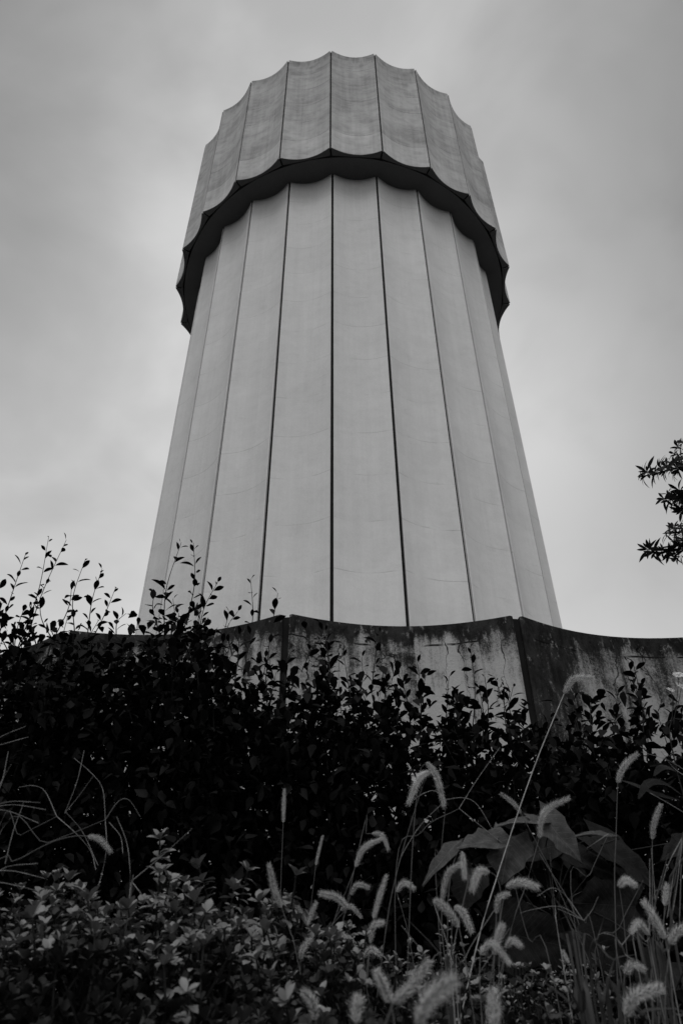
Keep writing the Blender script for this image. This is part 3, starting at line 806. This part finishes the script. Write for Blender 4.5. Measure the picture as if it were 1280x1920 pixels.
FX = [
    ('foxtail with straight slim head standing upright alone against the dark hedge, left of centre', [(531, 1542), (532, 1510), (533, 1480)], [(524, 1740), (527, 1640)], 1.7, 0, .9),
    ('dim slim foxtail leaning slightly right, second from the straight upright one', [(592, 1622), (598, 1594), (605, 1567)], [(574, 1780), (585, 1680)], 1.9, 0, .9),
    ('thick pale foxtail leaning left beside the tallest azalea sprig', [(528, 1702), (515, 1668), (504, 1620)], [(560, 1810), (545, 1750)], 1.25, .02, 1.15),
    ('foxtail forming the left arm of the small V left of centre', [(577, 1734), (565, 1712), (549, 1690)], [(598, 1830), (590, 1770)], 1.4, .02, 1),
    ('short foxtail forming the right arm of the small V left of centre', [(576, 1736), (584, 1712), (593, 1692)], [(600, 1830), (586, 1780)], 1.42, 0, .9),
    ('plump foxtail lying nearly level, drooping to the left above bottom centre', [(652, 1702), (630, 1682), (600, 1675)], [(598, 1775), (625, 1732)], 1.45, .03, 1.2),
    ('foxtail drooping right, back to back with the plump level one', [(638, 1706), (658, 1700), (677, 1720)], [(606, 1780), (622, 1735)], 1.5, .02, 1),
    ('foxtail bending from lower left up to the bright gaps in the hedge', [(666, 1625), (682, 1590), (714, 1573)], [(622, 1740), (648, 1672)], 1.5, .02, 1.05),
    ('foxtail curling down to the right just above the gap-side arched one', [(697, 1563), (716, 1566), (728, 1594)], [(660, 1560), (680, 1558)][::-1][:1] + [(686, 1563)], 1.55, .02, .9),
    ('small foxtail arched like a hook below the one reaching the hedge gaps', [(657, 1678), (670, 1659), (692, 1664)], [(636, 1760), (648, 1710)], 1.55, .02, .95),
    ('long straight foxtail leaning right in the bottom centre', [(700, 1722), (710, 1685), (724, 1642)], [(688, 1840), (695, 1770)], 1.35, .0, 1),
    ('foxtail with hooked tip right below the long straight leaning one', [(694, 1768), (700, 1736), (718, 1730)], [(686, 1850), (690, 1800)], 1.35, .02, 1.05),
    ('dim foxtail arched low over the azalea leaves at bottom centre', [(682, 1795), (695, 1779), (714, 1792)], [(690, 1870), (682, 1830)], 1.3, .02, .9),
    ('small foxtail arched over a thin upright stem right of bottom centre', [(743, 1672), (757, 1655), (776, 1666)], [(770, 1780), (757, 1720)], 1.5, .03, 1),
    ('large foxtail drooping right, right half of the tall pair before the hedge', [(800, 1430), (818, 1456), (832, 1512)], [(768, 1700), (775, 1560), (786, 1450)], 1.35, .04, 1.15),
    ('large foxtail drooping left, left half of the tall pair before the hedge', [(806, 1447), (785, 1460), (765, 1508)], [(716, 1795), (740, 1650), (780, 1510), (800, 1455)], 1.35, .04, 1.15),
    ('tallest foxtail on a long bright slanting stem, its head curving right before the wall', [(1057, 1300), (1075, 1273), (1112, 1271)], [(884, 1812), (935, 1632), (1000, 1440)], 1.4, .02, .85),
    ('foxtail pointing up left beside the long bright slanting stem', [(976, 1525), (962, 1506), (938, 1488)], [(1052, 1680), (1010, 1590)], 1.5, .02, 1),
    ('foxtail bending right over the top bright broad leaf', [(1010, 1572), (1020, 1522), (1066, 1496)], [(950, 1772), (985, 1660)], 1.45, .03, 1.1),
    ('dim foxtail leaning right, highest at the right before the dark hedge', [(1157, 1468), (1168, 1438), (1194, 1413)], [(1152, 1690), (1154, 1570)], 1.35, .02, 1.2),
    ('foxtail upright below the long drooping weed leaves at the right edge', [(1222, 1574), (1226, 1540), (1238, 1508)], [(1224, 1760), (1222, 1660)], 1.4, .02, 1.05),
    ('stubby foxtail seen end on, alone among the dark broad leaves', [(1160, 1662), (1172, 1650), (1190, 1660)], [(1176, 1800), (1168, 1720)], 1.35, .06, 1.15),
    ('short upright foxtail between thin stems near the right edge', [(1245, 1698), (1247, 1680), (1250, 1658)], [(1238, 1820), (1242, 1760)], 1.4, 0, 1.15),
    ('narrow foxtail hanging straight, topmost of the cluster right of centre', [(866, 1597), (868, 1620), (871, 1648)], [(838, 1780), (842, 1660), (856, 1600)], 1.3, .02, .95),
    ('foxtail with a rounded bend over the cluster right of centre', [(828, 1690), (838, 1640), (862, 1620)], [(836, 1820), (828, 1750)], 1.25, .02, 1.1),
    ('foxtail hooked to the left where the bright slanting stem crosses it', [(916, 1634), (896, 1636), (884, 1670)], [(935, 1800), (938, 1680), (930, 1645)], 1.2, .02, 1.2),
    ('plump level foxtail right of the bright slanting stem', [(948, 1663), (975, 1654), (1008, 1664)], [(935, 1800), (938, 1720)], 1.3, .02, 1.2),
    ('fat foxtail leaning up left in the thick of the cluster right of centre', [(860, 1738), (838, 1706), (816, 1688)], [(878, 1840), (868, 1780)], 1.15, .02, 1.35),
    ('foxtail slanting down right beside the bright stem, lowest of that cluster', [(852, 1700), (868, 1712), (884, 1748)], [(852, 1830), (846, 1750)], 1.2, .02, 1.15),
    ('foxtail with small hooked tip right of where the bright stem enters the azaleas', [(930, 1712), (934, 1684), (954, 1676)], [(924, 1860), (928, 1770)], 1.2, .02, 1.0),
    ('slender foxtail standing upright below the hooked-tip one beside the bright stem', [(925, 1790), (934, 1755), (941, 1734)], [(912, 1900), (920, 1840)], 1.1, .02, 1.05),
    ('foxtail arching right, low over the azaleas beside the bright stem\'s foot', [(900, 1790), (922, 1768), (956, 1808)], [(902, 1900), (898, 1840)], 1.1, .02, 1.05),
    ('stubby foxtail before the largest dark broad leaf', [(948, 1776), (960, 1763), (977, 1774)], [(938, 1880), (942, 1820)], 1.2, .03, 1.1),
    ('fat foxtail drooping left near the bottom right corner grass stems', [(1216, 1752), (1196, 1730), (1182, 1748)], [(1222, 1890), (1222, 1810)], 1.0, .02, 1.0),
    ('long foxtail leaning up left among the grass stems at the right', [(1246, 1760), (1228, 1725), (1206, 1690)], [(1262, 1900), (1256, 1820)], 1.1, .02, 1.05),
    ('foxtail leaning right, cut off by the right photo edge', [(1255, 1770), (1266, 1750), (1290, 1735)], [(1246, 1890), (1250, 1820)], 1.05, .02, 1.1),
    ('foxtail arching right over the azaleas in the bottom right corner', [(1172, 1905), (1190, 1868), (1240, 1852)], [(1182, 2000), (1172, 1950)], .85, .02, 1.1),
    ('small hooked foxtail above the corner-arching one at bottom right', [(1170, 1826), (1184, 1808), (1207, 1818)], [(1172, 1930), (1168, 1870)], 1.1, .02, 1.0),
    ('tiny pale foxtail tip poking out of the azaleas below the broad leaves', [(1066, 1806), (1060, 1796), (1054, 1782)], [(1072, 1900), (1070, 1850)], 1.5, 0, .9),
    ('large blurred foxtail leaning right, close to the lens at bottom centre', [(738, 1880), (770, 1848), (806, 1802)], [(690, 2020), (715, 1940)], .62, .02, .85),
    ('largest blurred foxtail arching right, close to the lens at the bottom edge', [(782, 1920), (808, 1870), (852, 1838)], [(740, 2080), (760, 1990)], .52, .02, .85),
    ('blurred foxtail standing upright, cut off by the bottom edge', [(924, 1940), (925, 1900), (924, 1856)], [(926, 2080), (925, 2000)], .6, .0, .8),
    ('blurred foxtail leaning left against the large blurred one at bottom centre', [(733, 1880), (720, 1852), (706, 1820)], [(750, 2020), (742, 1940)], .75, .02, .8),
    ('dim foxtail curling over the azalea leaves at the bottom edge left of centre', [(592, 1912), (586, 1880), (568, 1858)], [(590, 2010), (593, 1950)], .9, .02, 1.0),
    ('faint foxtail standing low in the azaleas at the bottom edge', [(668, 1920), (668, 1892), (672, 1870)], [(668, 2010), (668, 1960)], .8, 0, .9),
    ('foxtail drooping at the end of a long arching stem at the left edge', [(166, 1568), (188, 1574), (208, 1598)], [(-30, 1650), (30, 1615), (95, 1580), (140, 1568)], 1.15, .02, .9),
    ('small pale foxtail tucked among azalea leaves below the small V', [(563, 1798), (568, 1778), (584, 1760)], [(570, 1880), (563, 1840)], 1.25, .02, 1.0),
]
for f in FX:
    foxtail(*f)

# ------------------------------------------------------------------ finger grass: thin arching seed spikes from one point
def finger_grass(label, foot_px, hub_px, spikes, dep, stem_mid=None):
    hub = at(hub_px[0], hub_px[1], dep); fp = at(foot_px[0], foot_px[1], dep)
    foot = Vector((fp.x, fp.y + .02, 0.0))
    t = thing('finger_grass', label, 'grass', foot, 'thin finger grasses')
    path = [foot, fp] + ([at(x, y, dep) for x, y in stem_mid] if stem_mid else []) + [hub]
    obj('stem', mesh('stem', *tube([p - foot for p in spline(path, 22)], .0008, .0005, 5), M_STEM), t)
    for sp_ in spikes:
        pts = [at(x, y, dep + random.uniform(-.02, .02)) - foot for x, y in sp_]
        pts = spline(pts, 16)
        V, F = tube(pts, .0006, .00035, 4)
        L = sum((pts[i + 1] - pts[i]).length for i in range(15)); n = int(L / .0026)
        for k in range(n):                                # small grains pressed to the spike
            g = (k + .5) / n * 15; j = min(int(g), 14); p = pts[j].lerp(pts[j + 1], g - j); tg = (pts[j + 1] - pts[j]).normalized(); u, v = frame(tg)
            s = u * (1 if k % 2 else -1) + v * random.uniform(-.5, .5); c = p + s * .0004; gl = .0026; x = v * .0004; b0 = len(V)
            V += [c, c + tg * gl * .5 + x + s * .0005, c + tg * gl, c + tg * gl * .5 - x + s * .0005]
            F.append((b0, b0 + 1, b0 + 2, b0 + 3))
        obj('seed_spike', mesh('seed_spike', V, F, M_SPIKE), t)
    return t
finger_grass('finger grass with one spike hooking over to the left, before the hedge at left', (-20, 1605), (107, 1531),
             [[(107, 1531), (85, 1484), (62, 1473), (37, 1476)], [(107, 1531), (140, 1560), (170, 1595), (180, 1630)], [(122, 1525), (145, 1465), (158, 1408)], [(122, 1525), (150, 1490), (176, 1454)], [(125, 1524), (155, 1560), (184, 1622)]], 1.35, [(40, 1566)])
finger_grass('finger grass whose spike arcs down right like a fishing rod, left of centre', (-20, 1613), (198, 1537),
             [[(198, 1537), (222, 1503), (242, 1500), (263, 1531)], [(198, 1540), (193, 1480), (172, 1450), (140, 1422)], [(198, 1540), (200, 1590), (190, 1645), (174, 1684)], [(219, 1531), (238, 1580), (244, 1630), (244, 1660)], [(205, 1542), (226, 1568), (231, 1600)]], 1.3, [(90, 1580)])
finger_grass('finger grass with one straight spike pointing up right over the azaleas', (236, 1745), (247, 1652), [[(247, 1652), (300, 1608), (360, 1554)], [(247, 1652), (262, 1672), (282, 1700)], [(246, 1655), (242, 1690), (238, 1720)]], 1.25)
finger_grass('finger grass with level spikes fanning out at the left edge', (-70, 1640), (-25, 1516), [[(-25, 1516), (20, 1503), (76, 1505)], [(-25, 1516), (25, 1509), (86, 1518)], [(-25, 1516), (20, 1522), (72, 1543)], [(-20, 1520), (3, 1470), (16, 1410)], [(-20, 1505), (5, 1462), (21, 1434)]], 1.2)
finger_grass('finger grass with low spikes crossing the azalea tops at the left edge', (-60, 1720), (-15, 1645), [[(-15, 1645), (15, 1625), (71, 1619)], [(-15, 1632), (30, 1634), (84, 1647)], [(-15, 1652), (20, 1658), (70, 1670)], [(10, 1620), (25, 1560), (45, 1505)], [(125, 1660), (145, 1662), (160, 1672)]], 1.15)
finger_grass('finger grass with a single slanting spike above the others at the left edge', (-90, 1560), (-40, 1408), [[(-40, 1408), (10, 1394), (53, 1382)], [(-40, 1408), (5, 1380), (48, 1362)]], 1.3)
finger_grass('finger grass with arching spikes beside the tall foxtail pair', (819, 1690), (836, 1500), [[(836, 1500), (815, 1483), (795, 1487), (774, 1500)], [(836, 1499), (870, 1496), (895, 1510), (923, 1556)], [(836, 1500), (790, 1545), (755, 1600), (742, 1640)]], 1.4, [(826, 1600)])
finger_grass('finger grass with a thin spike slanting up right across the hedge', (740, 1690), (860, 1516), [[(860, 1516), (895, 1460), (936, 1402)], [(860, 1516), (890, 1540), (940, 1580)]], 1.45, [(790, 1560)])
finger_grass('finger grass with a beaded stem rising to the broad leaf on the right', (1075, 1720), (1140, 1563), [[(1140, 1563), (1150, 1566), (1156, 1567)], [(1140, 1563), (1118, 1578), (1100, 1590)]], 1.4, [(1105, 1640)])
finger_grass('finger grass with long level spikes among dark broad leaves on the right', (1125, 1810), (1094, 1726), [[(1094, 1726), (1050, 1700), (1000, 1705), (975, 1712)], [(1090, 1722), (1060, 1680), (1035, 1665), (1007, 1680)], [(1094, 1726), (1110, 1705), (1120, 1682)], [(1094, 1726), (1070, 1715), (1045, 1704)]], 1.35)
finger_grass('finger grass with upright spikes at the right photo edge', (1232, 1790), (1278, 1570), [[(1278, 1570), (1252, 1620), (1238, 1665)], [(1278, 1570), (1262, 1640), (1250, 1720)], [(1278, 1575), (1268, 1660), (1252, 1760)]], 1.25, [(1262, 1660)])
finger_grass('finger grass with forked spikes low beside the bottom right foxtails', (1170, 1870), (1165, 1772), [[(1165, 1772), (1150, 1755), (1132, 1750)], [(1165, 1772), (1185, 1748), (1205, 1742)], [(1165, 1772), (1172, 1790), (1188, 1800)]], 1.1)
finger_grass('finger grass with bare spikes at the upper right before the wall', (1305, 1560), (1292, 1450), [[(1292, 1450), (1250, 1425), (1202, 1410)], [(1292, 1460), (1262, 1440), (1238, 1408)], [(1292, 1530), (1250, 1505), (1218, 1487)]], 1.45)

# ------------------------------------------------------------------ broad-leaved plant
def broad_leaf(L, W, heart=True, fold=0.25, curl=0.25):
    nu, nv = 11, 4
    V = []; F = []
    for i in range(nu):
        t = i / (nu - 1)
        if heart:
            w = W / 2 * (math.sin(math.pi * min(1, (t + .10) / 1.10) ** .62) ** .85)
        else:
            w = W / 2 * math.sin(math.pi * t ** .8) ** .9
        w = max(w, .0004)
        for j in range(-nv, nv + 1):
            q = j / nv
            back = -0.22 * L * max(0, 1 - t * 3.2) * abs(q) ** 1.3 if heart else 0
            vein = .022 * L * math.cos((t * 6.5 - abs(q) * 1.6) * 2 * math.pi) * (1 - abs(q)) * min(1, abs(q) * 4)
            w = w * (1 + .10 * math.sin(t * 17 + q * 3) * abs(q)) if j in (-nv, nv) else w
            V.append((q * w, t * L + back, fold * abs(q) * w - curl * L * t * t - .35 * curl * abs(q) ** 2 * w + vein + .02 * L * math.sin(q * 5 + t * 9)))
    m = 2 * nv + 1
    for i in range(nu - 1):
        for j in range(m - 1):
            a = i * m + j; F.append((a, a + 1, a + m + 1, a + m))
    return V, F

foot = at(1040, 1800, 1.95); foot.z = 0
bp = thing('broad_leaved_plant', 'weed with large heart-shaped leaves standing out against the dark hedge at right', 'plant', foot)
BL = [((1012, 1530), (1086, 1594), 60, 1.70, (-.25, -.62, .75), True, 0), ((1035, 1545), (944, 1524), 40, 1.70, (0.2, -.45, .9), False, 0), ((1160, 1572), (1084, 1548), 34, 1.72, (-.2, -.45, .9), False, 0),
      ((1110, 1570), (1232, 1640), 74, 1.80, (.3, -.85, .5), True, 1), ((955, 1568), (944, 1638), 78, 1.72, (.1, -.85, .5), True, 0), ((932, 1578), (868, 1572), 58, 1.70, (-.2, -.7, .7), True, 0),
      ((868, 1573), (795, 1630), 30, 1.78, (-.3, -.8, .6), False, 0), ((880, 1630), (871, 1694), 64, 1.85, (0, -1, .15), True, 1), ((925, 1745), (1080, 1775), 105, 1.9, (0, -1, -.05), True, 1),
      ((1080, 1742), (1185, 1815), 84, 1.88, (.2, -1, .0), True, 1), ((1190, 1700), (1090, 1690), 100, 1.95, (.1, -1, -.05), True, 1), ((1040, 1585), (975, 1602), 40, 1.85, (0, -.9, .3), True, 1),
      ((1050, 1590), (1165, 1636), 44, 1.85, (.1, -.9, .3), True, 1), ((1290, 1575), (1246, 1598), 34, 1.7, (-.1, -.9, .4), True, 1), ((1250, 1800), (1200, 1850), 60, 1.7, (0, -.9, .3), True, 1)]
hub0 = at(1030, 1660, 1.95) - foot
V, F = tube(spline([Vector((0, 0, -.03)), Vector((.01, 0, .35)), hub0], 8), .006, .003, 6)
for (b, e, wpx, dd, nrm, heart, leaf_tone) in BL:  # last flag picks the leaf copy with shade in its colour
    B, E = at(b[0], b[1], dd), at(e[0], e[1], dd - .03)
    dopt = (B - CAM).dot(cam_dir(0, 0, 1)); L = (E - B).length * 1.12; W = wpx / F_PX * dopt * 1.1
    nz_ = Vector(nrm)
    obj('leaf', mesh('leaf', *broad_leaf(L, W, heart), M_BROAD_SHADED if leaf_tone else M_BROAD, True), bp, Matrix.Translation(B - foot) @ orient(E - B, nz_))
    mid = (B - foot).lerp(hub0, .5) + Vector((0, .05, .02))
    tube(spline([hub0 + Vector((0, 0, random.uniform(-.12, 0))), mid, B - foot], 7), .002, .0014, 5, V, F)
obj('stem', mesh('stem', V, F, M_BLADE, True), bp)

# tall weed with long drooping leaves at the right edge
def lance_weed(label, foot_px, top_px, leaves, dep):
    fp, tp = at(foot_px[0], foot_px[1], dep), at(top_px[0], top_px[1], dep)
    ft = Vector((fp.x, fp.y, 0))
    t = thing('leafy_weed', label, 'weed', ft, 'tall weeds at the right edge')
    obj('stem', mesh('stem', *tube([p - ft for p in spline([ft, fp, fp.lerp(tp, .5) + Vector((.01, 0, 0)), tp], 14)], .0035, .0015, 6), M_BLADE, True), t)
    for pts, wpx in leaves:
        c = spline([at(x, y, dep - .03 * i) - ft for i, (x, y) in enumerate(pts)], 10); V, F = [], []
        dopt = (at(*pts[0], dep) - CAM).length
        for i, p in enumerate(c):
            f = i / 9; wd = max(.0004, wpx / F_PX * dopt * .5 * math.sin(math.pi * (f * .92 + .05)) ** .8)
            sd_ = Vector((.25, -.45, .75)) if i < 99 else None
            tg = (c[min(i + 1, 9)] - c[max(i - 1, 0)]).normalized(); s = tg.cross(Vector((.1, -.8, .6))).normalized()
            V += [p - s * wd + Vector((0, 0, .2 * wd)), p, p + s * wd + Vector((0, 0, .2 * wd))]
        for i in range(9):
            a = 3 * i; F += [(a, a + 1, a + 4, a + 3), (a + 1, a + 2, a + 5, a + 4)]
        obj('leaf', mesh('leaf', V, F, M_BROAD_SHADED, True), t)
    return t
lance_weed('tall weed with long drooping leaves right of the highest dim foxtail', (1262, 1760), (1290, 1440),
           [([(1276, 1490), (1245, 1470), (1215, 1470), (1196, 1498)], 16), ([(1272, 1500), (1230, 1490), (1195, 1475), (1166, 1464)], 14), ([(1282, 1465), (1262, 1445), (1240, 1440), (1225, 1455)], 14), ([(1268, 1580), (1250, 1560), (1238, 1540)], 14)], 1.6)

# small white daisies at the right edge
fb = at(1242, 1420, 2.2); fb.z = 0
dz = thing('fleabane', 'small white daisies on a branching stem at the right edge before the wall', 'wild flower', fb)
V, F = [], []
j0 = at(1258, 1345, 2.2) - fb
tube(spline([Vector((0, 0, -.02)), Vector((.02, 0, .7)), at(1262, 1420, 2.2) - fb, j0], 12), .003, .0016, 6, V, F)
heads = [((1271, 1265), 8.5), ((1276, 1286), 9), ((1256, 1293), 6)]
for (p, r) in heads:
    e = at(p[0], p[1] + 3, 2.2) - fb
    tube(spline([j0 + Vector((0, 0, random.uniform(-.03, .02))), j0.lerp(e, .6) + Vector((.006, 0, 0)), e], 6), .0013, .0009, 5, V, F)
obj('stem', mesh('stem', V, F, M_TWIG), dz)
for (p, r) in heads:
    c = at(p[0], p[1], 2.2) - fb; R_ = r / F_PX * 2.6
    ax = (Vector((random.uniform(-.3, .3), -.7, .5))).normalized(); u, v = frame(ax)
    dv, df = [], []
    for ring, (rr, hh) in enumerate(((.34, 0), (.26, .12), (.1, .18))):
        for k in range(10):
            a = 2 * math.pi * k / 10; dv.append(c + (u * math.cos(a) + v * math.sin(a)) * R_ * rr + ax * R_ * hh)
    for g in range(2):
        for k in range(10):
            a, b = g * 10 + k, g * 10 + (k + 1) % 10; df.append((a, b, b + 10, a + 10))
    df.append(tuple(range(20, 30))); df.append(tuple(range(9, -1, -1)))
    dsk = obj('flower_head', mesh('flower_head', dv, df, M_DISC, True), dz)
    pv, pf = [], []
    for k in range(26):
        a = 2 * math.pi * k / 26 + random.uniform(-.08, .08); s = u * math.cos(a) + v * math.sin(a); q = ax.cross(s)
        ln = R_ * random.uniform(.9, 1.1); b0 = len(pv); z_ = ax * R_ * random.uniform(-.08, .12)
        pv += [c + s * R_ * .28 - q * R_ * .03, c + s * R_ * .28 + q * R_ * .03, c + s * ln + q * R_ * .06 + z_, c + s * ln * 1.04 + z_, c + s * ln - q * R_ * .06 + z_]
        pf.append((b0, b0 + 1, b0 + 2, b0 + 3, b0 + 4))
    obj('petals', mesh('petals', pv, pf, M_PETAL), dsk)

# ------------------------------------------------------------------ the tree on the right, its branches reaching into view
TD = 3.8
tp = at(1560, 900, TD); tfoot = Vector((tp.x, TD, 0))
tree = thing('broadleaf_tree', 'dark tree at the right edge, only the tips of its leafy branches in view', 'tree', tfoot)
V, F = tube(spline([Vector((0, 0, -.1)), Vector((.05, .02, 1.6)), Vector((-.03, -.02, 3.2)), Vector((.06, .05, 5.2))], 16), .10, .03, 9)
obj('trunk', mesh('trunk', V, F, M_BARK, True), tree)
limb_spots = []
whorls = {0: [(1203, 893), (1212, 884), (1222, 890), (1232, 876), (1240, 886), (1248, 872), (1255, 884), (1262, 868), (1268, 880), (1276, 872), (1272, 858), (1262, 850), (1270, 838), (1276, 828), (1282, 850), (1284, 878)],
          1: [(1240, 935), (1250, 925), (1256, 938), (1264, 928), (1270, 918), (1274, 934), (1270, 950), (1280, 942), (1282, 920), (1276, 958)],
          2: [(1214, 1030), (1224, 1036), (1240, 1032), (1252, 1036), (1262, 1040), (1270, 1046), (1252, 996), (1262, 990), (1272, 984), (1270, 1000), (1280, 996), (1262, 1016), (1272, 1024), (1282, 1030), (1282, 1012)]}
for br, pts in whorls.items():
    inner = [at(x, y, TD) for x, y in ((1330, (868, 940, 1020)[br]), (1440, (890, 980, 1070)[br]))]
    tip = at(pts[0][0] + 2, pts[0][1], TD - .05)
    root = Vector((0, 0, inner[1].z - .55))
    bp_ = spline([root, inner[1] - tfoot, inner[0] - tfoot, tip - tfoot], 18)
    limb_spots += [q.copy() for q in bp_[2:] if project(q + tfoot)[0] > 1335]
    limb = obj('branch', mesh('branch', *tube(bp_, .03, .003, 6), M_BARK, True), tree)
    for (x, y) in pts:
        c = at(x, y, TD + random.uniform(-.12, .12)) - tfoot
        nb = min(bp_, key=lambda q: (q - c).length - .25 * (q.x - c.x))
        axis = (c - nb); axis = (axis.normalized() if axis.length > .02 else Vector((-1, 0, 0))) + Vector((-.5, -.1, .1)) + rvec() * .3
        axis.normalize(); u, v = frame(axis)
        st = obj('twig', mesh('twig', *tube(spline([nb, nb.lerp(c, .6) + rvec() * .01, c], 5), .003, .0018, 5), M_BARK), tree)
        a = random.uniform(0, 6)
        for k in range(10):
            a += 2.4; side = u * math.cos(a) + v * math.sin(a); s = random.uniform(.75, 1.15)
            obj('leaf', random.choice(L_TREE), st, Matrix.Translation(c - axis * random.uniform(0, .03)) @ orient(side + axis * random.uniform(.1, 1.2), axis - side * .3) @ Matrix.Diagonal((s, s, s, 1)))
# the crown out of view
Ps, Ds = [], []
V, F = [], []
for q in range(46):
    a = random.uniform(0, 6.28); zc = random.uniform(2.3, 5.9); rr = random.uniform(.5, 1.5) * (1 - abs(zc - 3.8) / 4.5)
    c = Vector((rr * math.cos(a), rr * math.sin(a), zc))
    if project(c + tfoot + Vector((-.4, 0, 0)))[0] < 1330:
        c.x = abs(c.x) + .1
    if project(c + tfoot + Vector((-.4, 0, 0)))[0] < 1330:
        continue
    tube(spline([Vector((0, 0, zc - .5)), c * .5 + Vector((0, 0, zc * .5)), c], 6), .018, .004, 5, V, F)
    for k in range(120):
        Ps.append(c + rvec() * random.uniform(.05, .38)); Ds.append(rvec() + Vector((0, 0, .2)))
for c in limb_spots:
    for k in range(70):
        p = c + rvec() * random.uniform(.03, .28)
        if project(p + tfoot)[0] > 1310:
            Ps.append(p); Ds.append(rvec() + Vector((0, 0, .2)))
obj('branch', mesh('branch', V, F, M_BARK), tree)
me = scatter('crown', np.array(Ps), np.array(Ds), np.array([0, 0, 1.0]) + rng.normal(0, .4, (len(Ps), 3)), rng.uniform(.8, 1.2, len(Ps)), M_TREE, lite(.075, .02))
obj('crown', me, tree, kind='stuff')

# ------------------------------------------------------------------ loose grass tufts among the foxtails
def grass_tuft(label, stems, dep):
    """stems: (list of pixels from low to tip, blade width in mm or 0 for a bare culm)"""
    lo = at(*stems[0][0][0], dep); foot = Vector((lo.x, lo.y, 0))
    t = thing('grass_tuft', label, 'grass', foot, 'loose grass tufts at the lower right')
    for pts, wd in stems:
        P = [at(x, y, dep + random.uniform(-.04, .04)) - foot for x, y in pts]
        P = [Vector((random.uniform(-.03, .03), random.uniform(-.03, .03), -.01)).lerp(Vector((P[0].x, P[0].y, 0)), .5)] + P
        c = spline(P, 16)
        if not wd:
            obj('culm', mesh('culm', *tube(c, .0009, .0004, 5), M_SPIKE if random.random() < .4 else M_STEM), t)
            continue
        V, F = [], []
        face = Vector((random.uniform(-.4, .4), -1, random.uniform(0, .5)))
        for i, p in enumerate(c):
            tg = (c[min(i + 1, 15)] - c[max(i - 1, 0)]).normalized(); s_ = tg.cross(face).normalized(); f = i / 15
            h = wd * .0005 * (1 - f ** 3) + .0002
            V += [p - s_ * h + Vector((0, .2 * h, .3 * h)), p, p + s_ * h + Vector((0, .2 * h, .3 * h))]
        for i in range(15):
            a = 3 * i; F += [(a, a + 1, a + 4, a + 3), (a + 1, a + 2, a + 5, a + 4)]
        obj('blade', mesh('blade', V, F, M_BLADE, True), t)
grass_tuft('grass tuft of thin straight culms and blades along the right photo edge', [([(1228, 1850), (1240, 1740), (1280, 1560)], 0), ([(1214, 1840), (1222, 1720), (1252, 1600)], 3), ([(1238, 1860), (1250, 1780), (1268, 1640)], 4), ([(1200, 1840), (1216, 1760), (1217, 1610)], 0),
           ([(1246, 1850), (1262, 1760), (1290, 1700)], 5), ([(1215, 1850), (1205, 1760), (1212, 1660)], 3), ([(1255, 1860), (1245, 1790), (1220, 1735)], 4), ([(1232, 1850), (1228, 1700), (1220, 1590)], 0), ([(1262, 1850), (1272, 1740), (1276, 1620)], 0)], 1.2)
grass_tuft('grass tuft with blades crossing before the dark leaves at lower right', [([(1090, 1850), (1070, 1740), (1024, 1660)], 4), ([(1100, 1850), (1120, 1760), (1142, 1690)], 3), ([(1080, 1850), (1060, 1760), (1040, 1690)], 4), ([(1060, 1840), (1040, 1700), (1030, 1600)], 0), ([(1110, 1850), (1150, 1800), (1190, 1790)], 3),
           ([(1095, 1850), (1080, 1720), (1010, 1600)], 0), ([(1085, 1850), (1092, 1760), (1076, 1745)], 3), ([(1120, 1860), (1160, 1740), (1205, 1650)], 0), ([(1040, 1850), (990, 1760), (960, 1640)], 0)], 1.35)
grass_tuft('grass tuft of broad blades leaning left at the bottom right corner', [([(1100, 1960), (1075, 1890), (1012, 1835)], 5), ([(1120, 1960), (1090, 1900), (1040, 1810)], 4), ([(1150, 1960), (1175, 1880), (1240, 1840)], 5), ([(1140, 1960), (1130, 1880), (1150, 1800)], 4), ([(1170, 1960), (1200, 1900), (1270, 1890)], 4), ([(1110, 1960), (1105, 1860), (1130, 1770)], 3)], .9)
grass_tuft('grass tuft of wiry culms tangled under the foxtail cluster right of centre', [([(850, 1900), (845, 1800), (812, 1690)], 0), ([(858, 1900), (870, 1800), (930, 1700)], 0), ([(846, 1900), (830, 1800), (760, 1720)], 3), ([(862, 1900), (895, 1830), (955, 1740)], 0), ([(852, 1900), (850, 1780), (880, 1640)], 0), ([(845, 1900), (860, 1845), (930, 1822)], 4), ([(840, 1900), (800, 1800), (752, 1735)], 0)], 1.15)
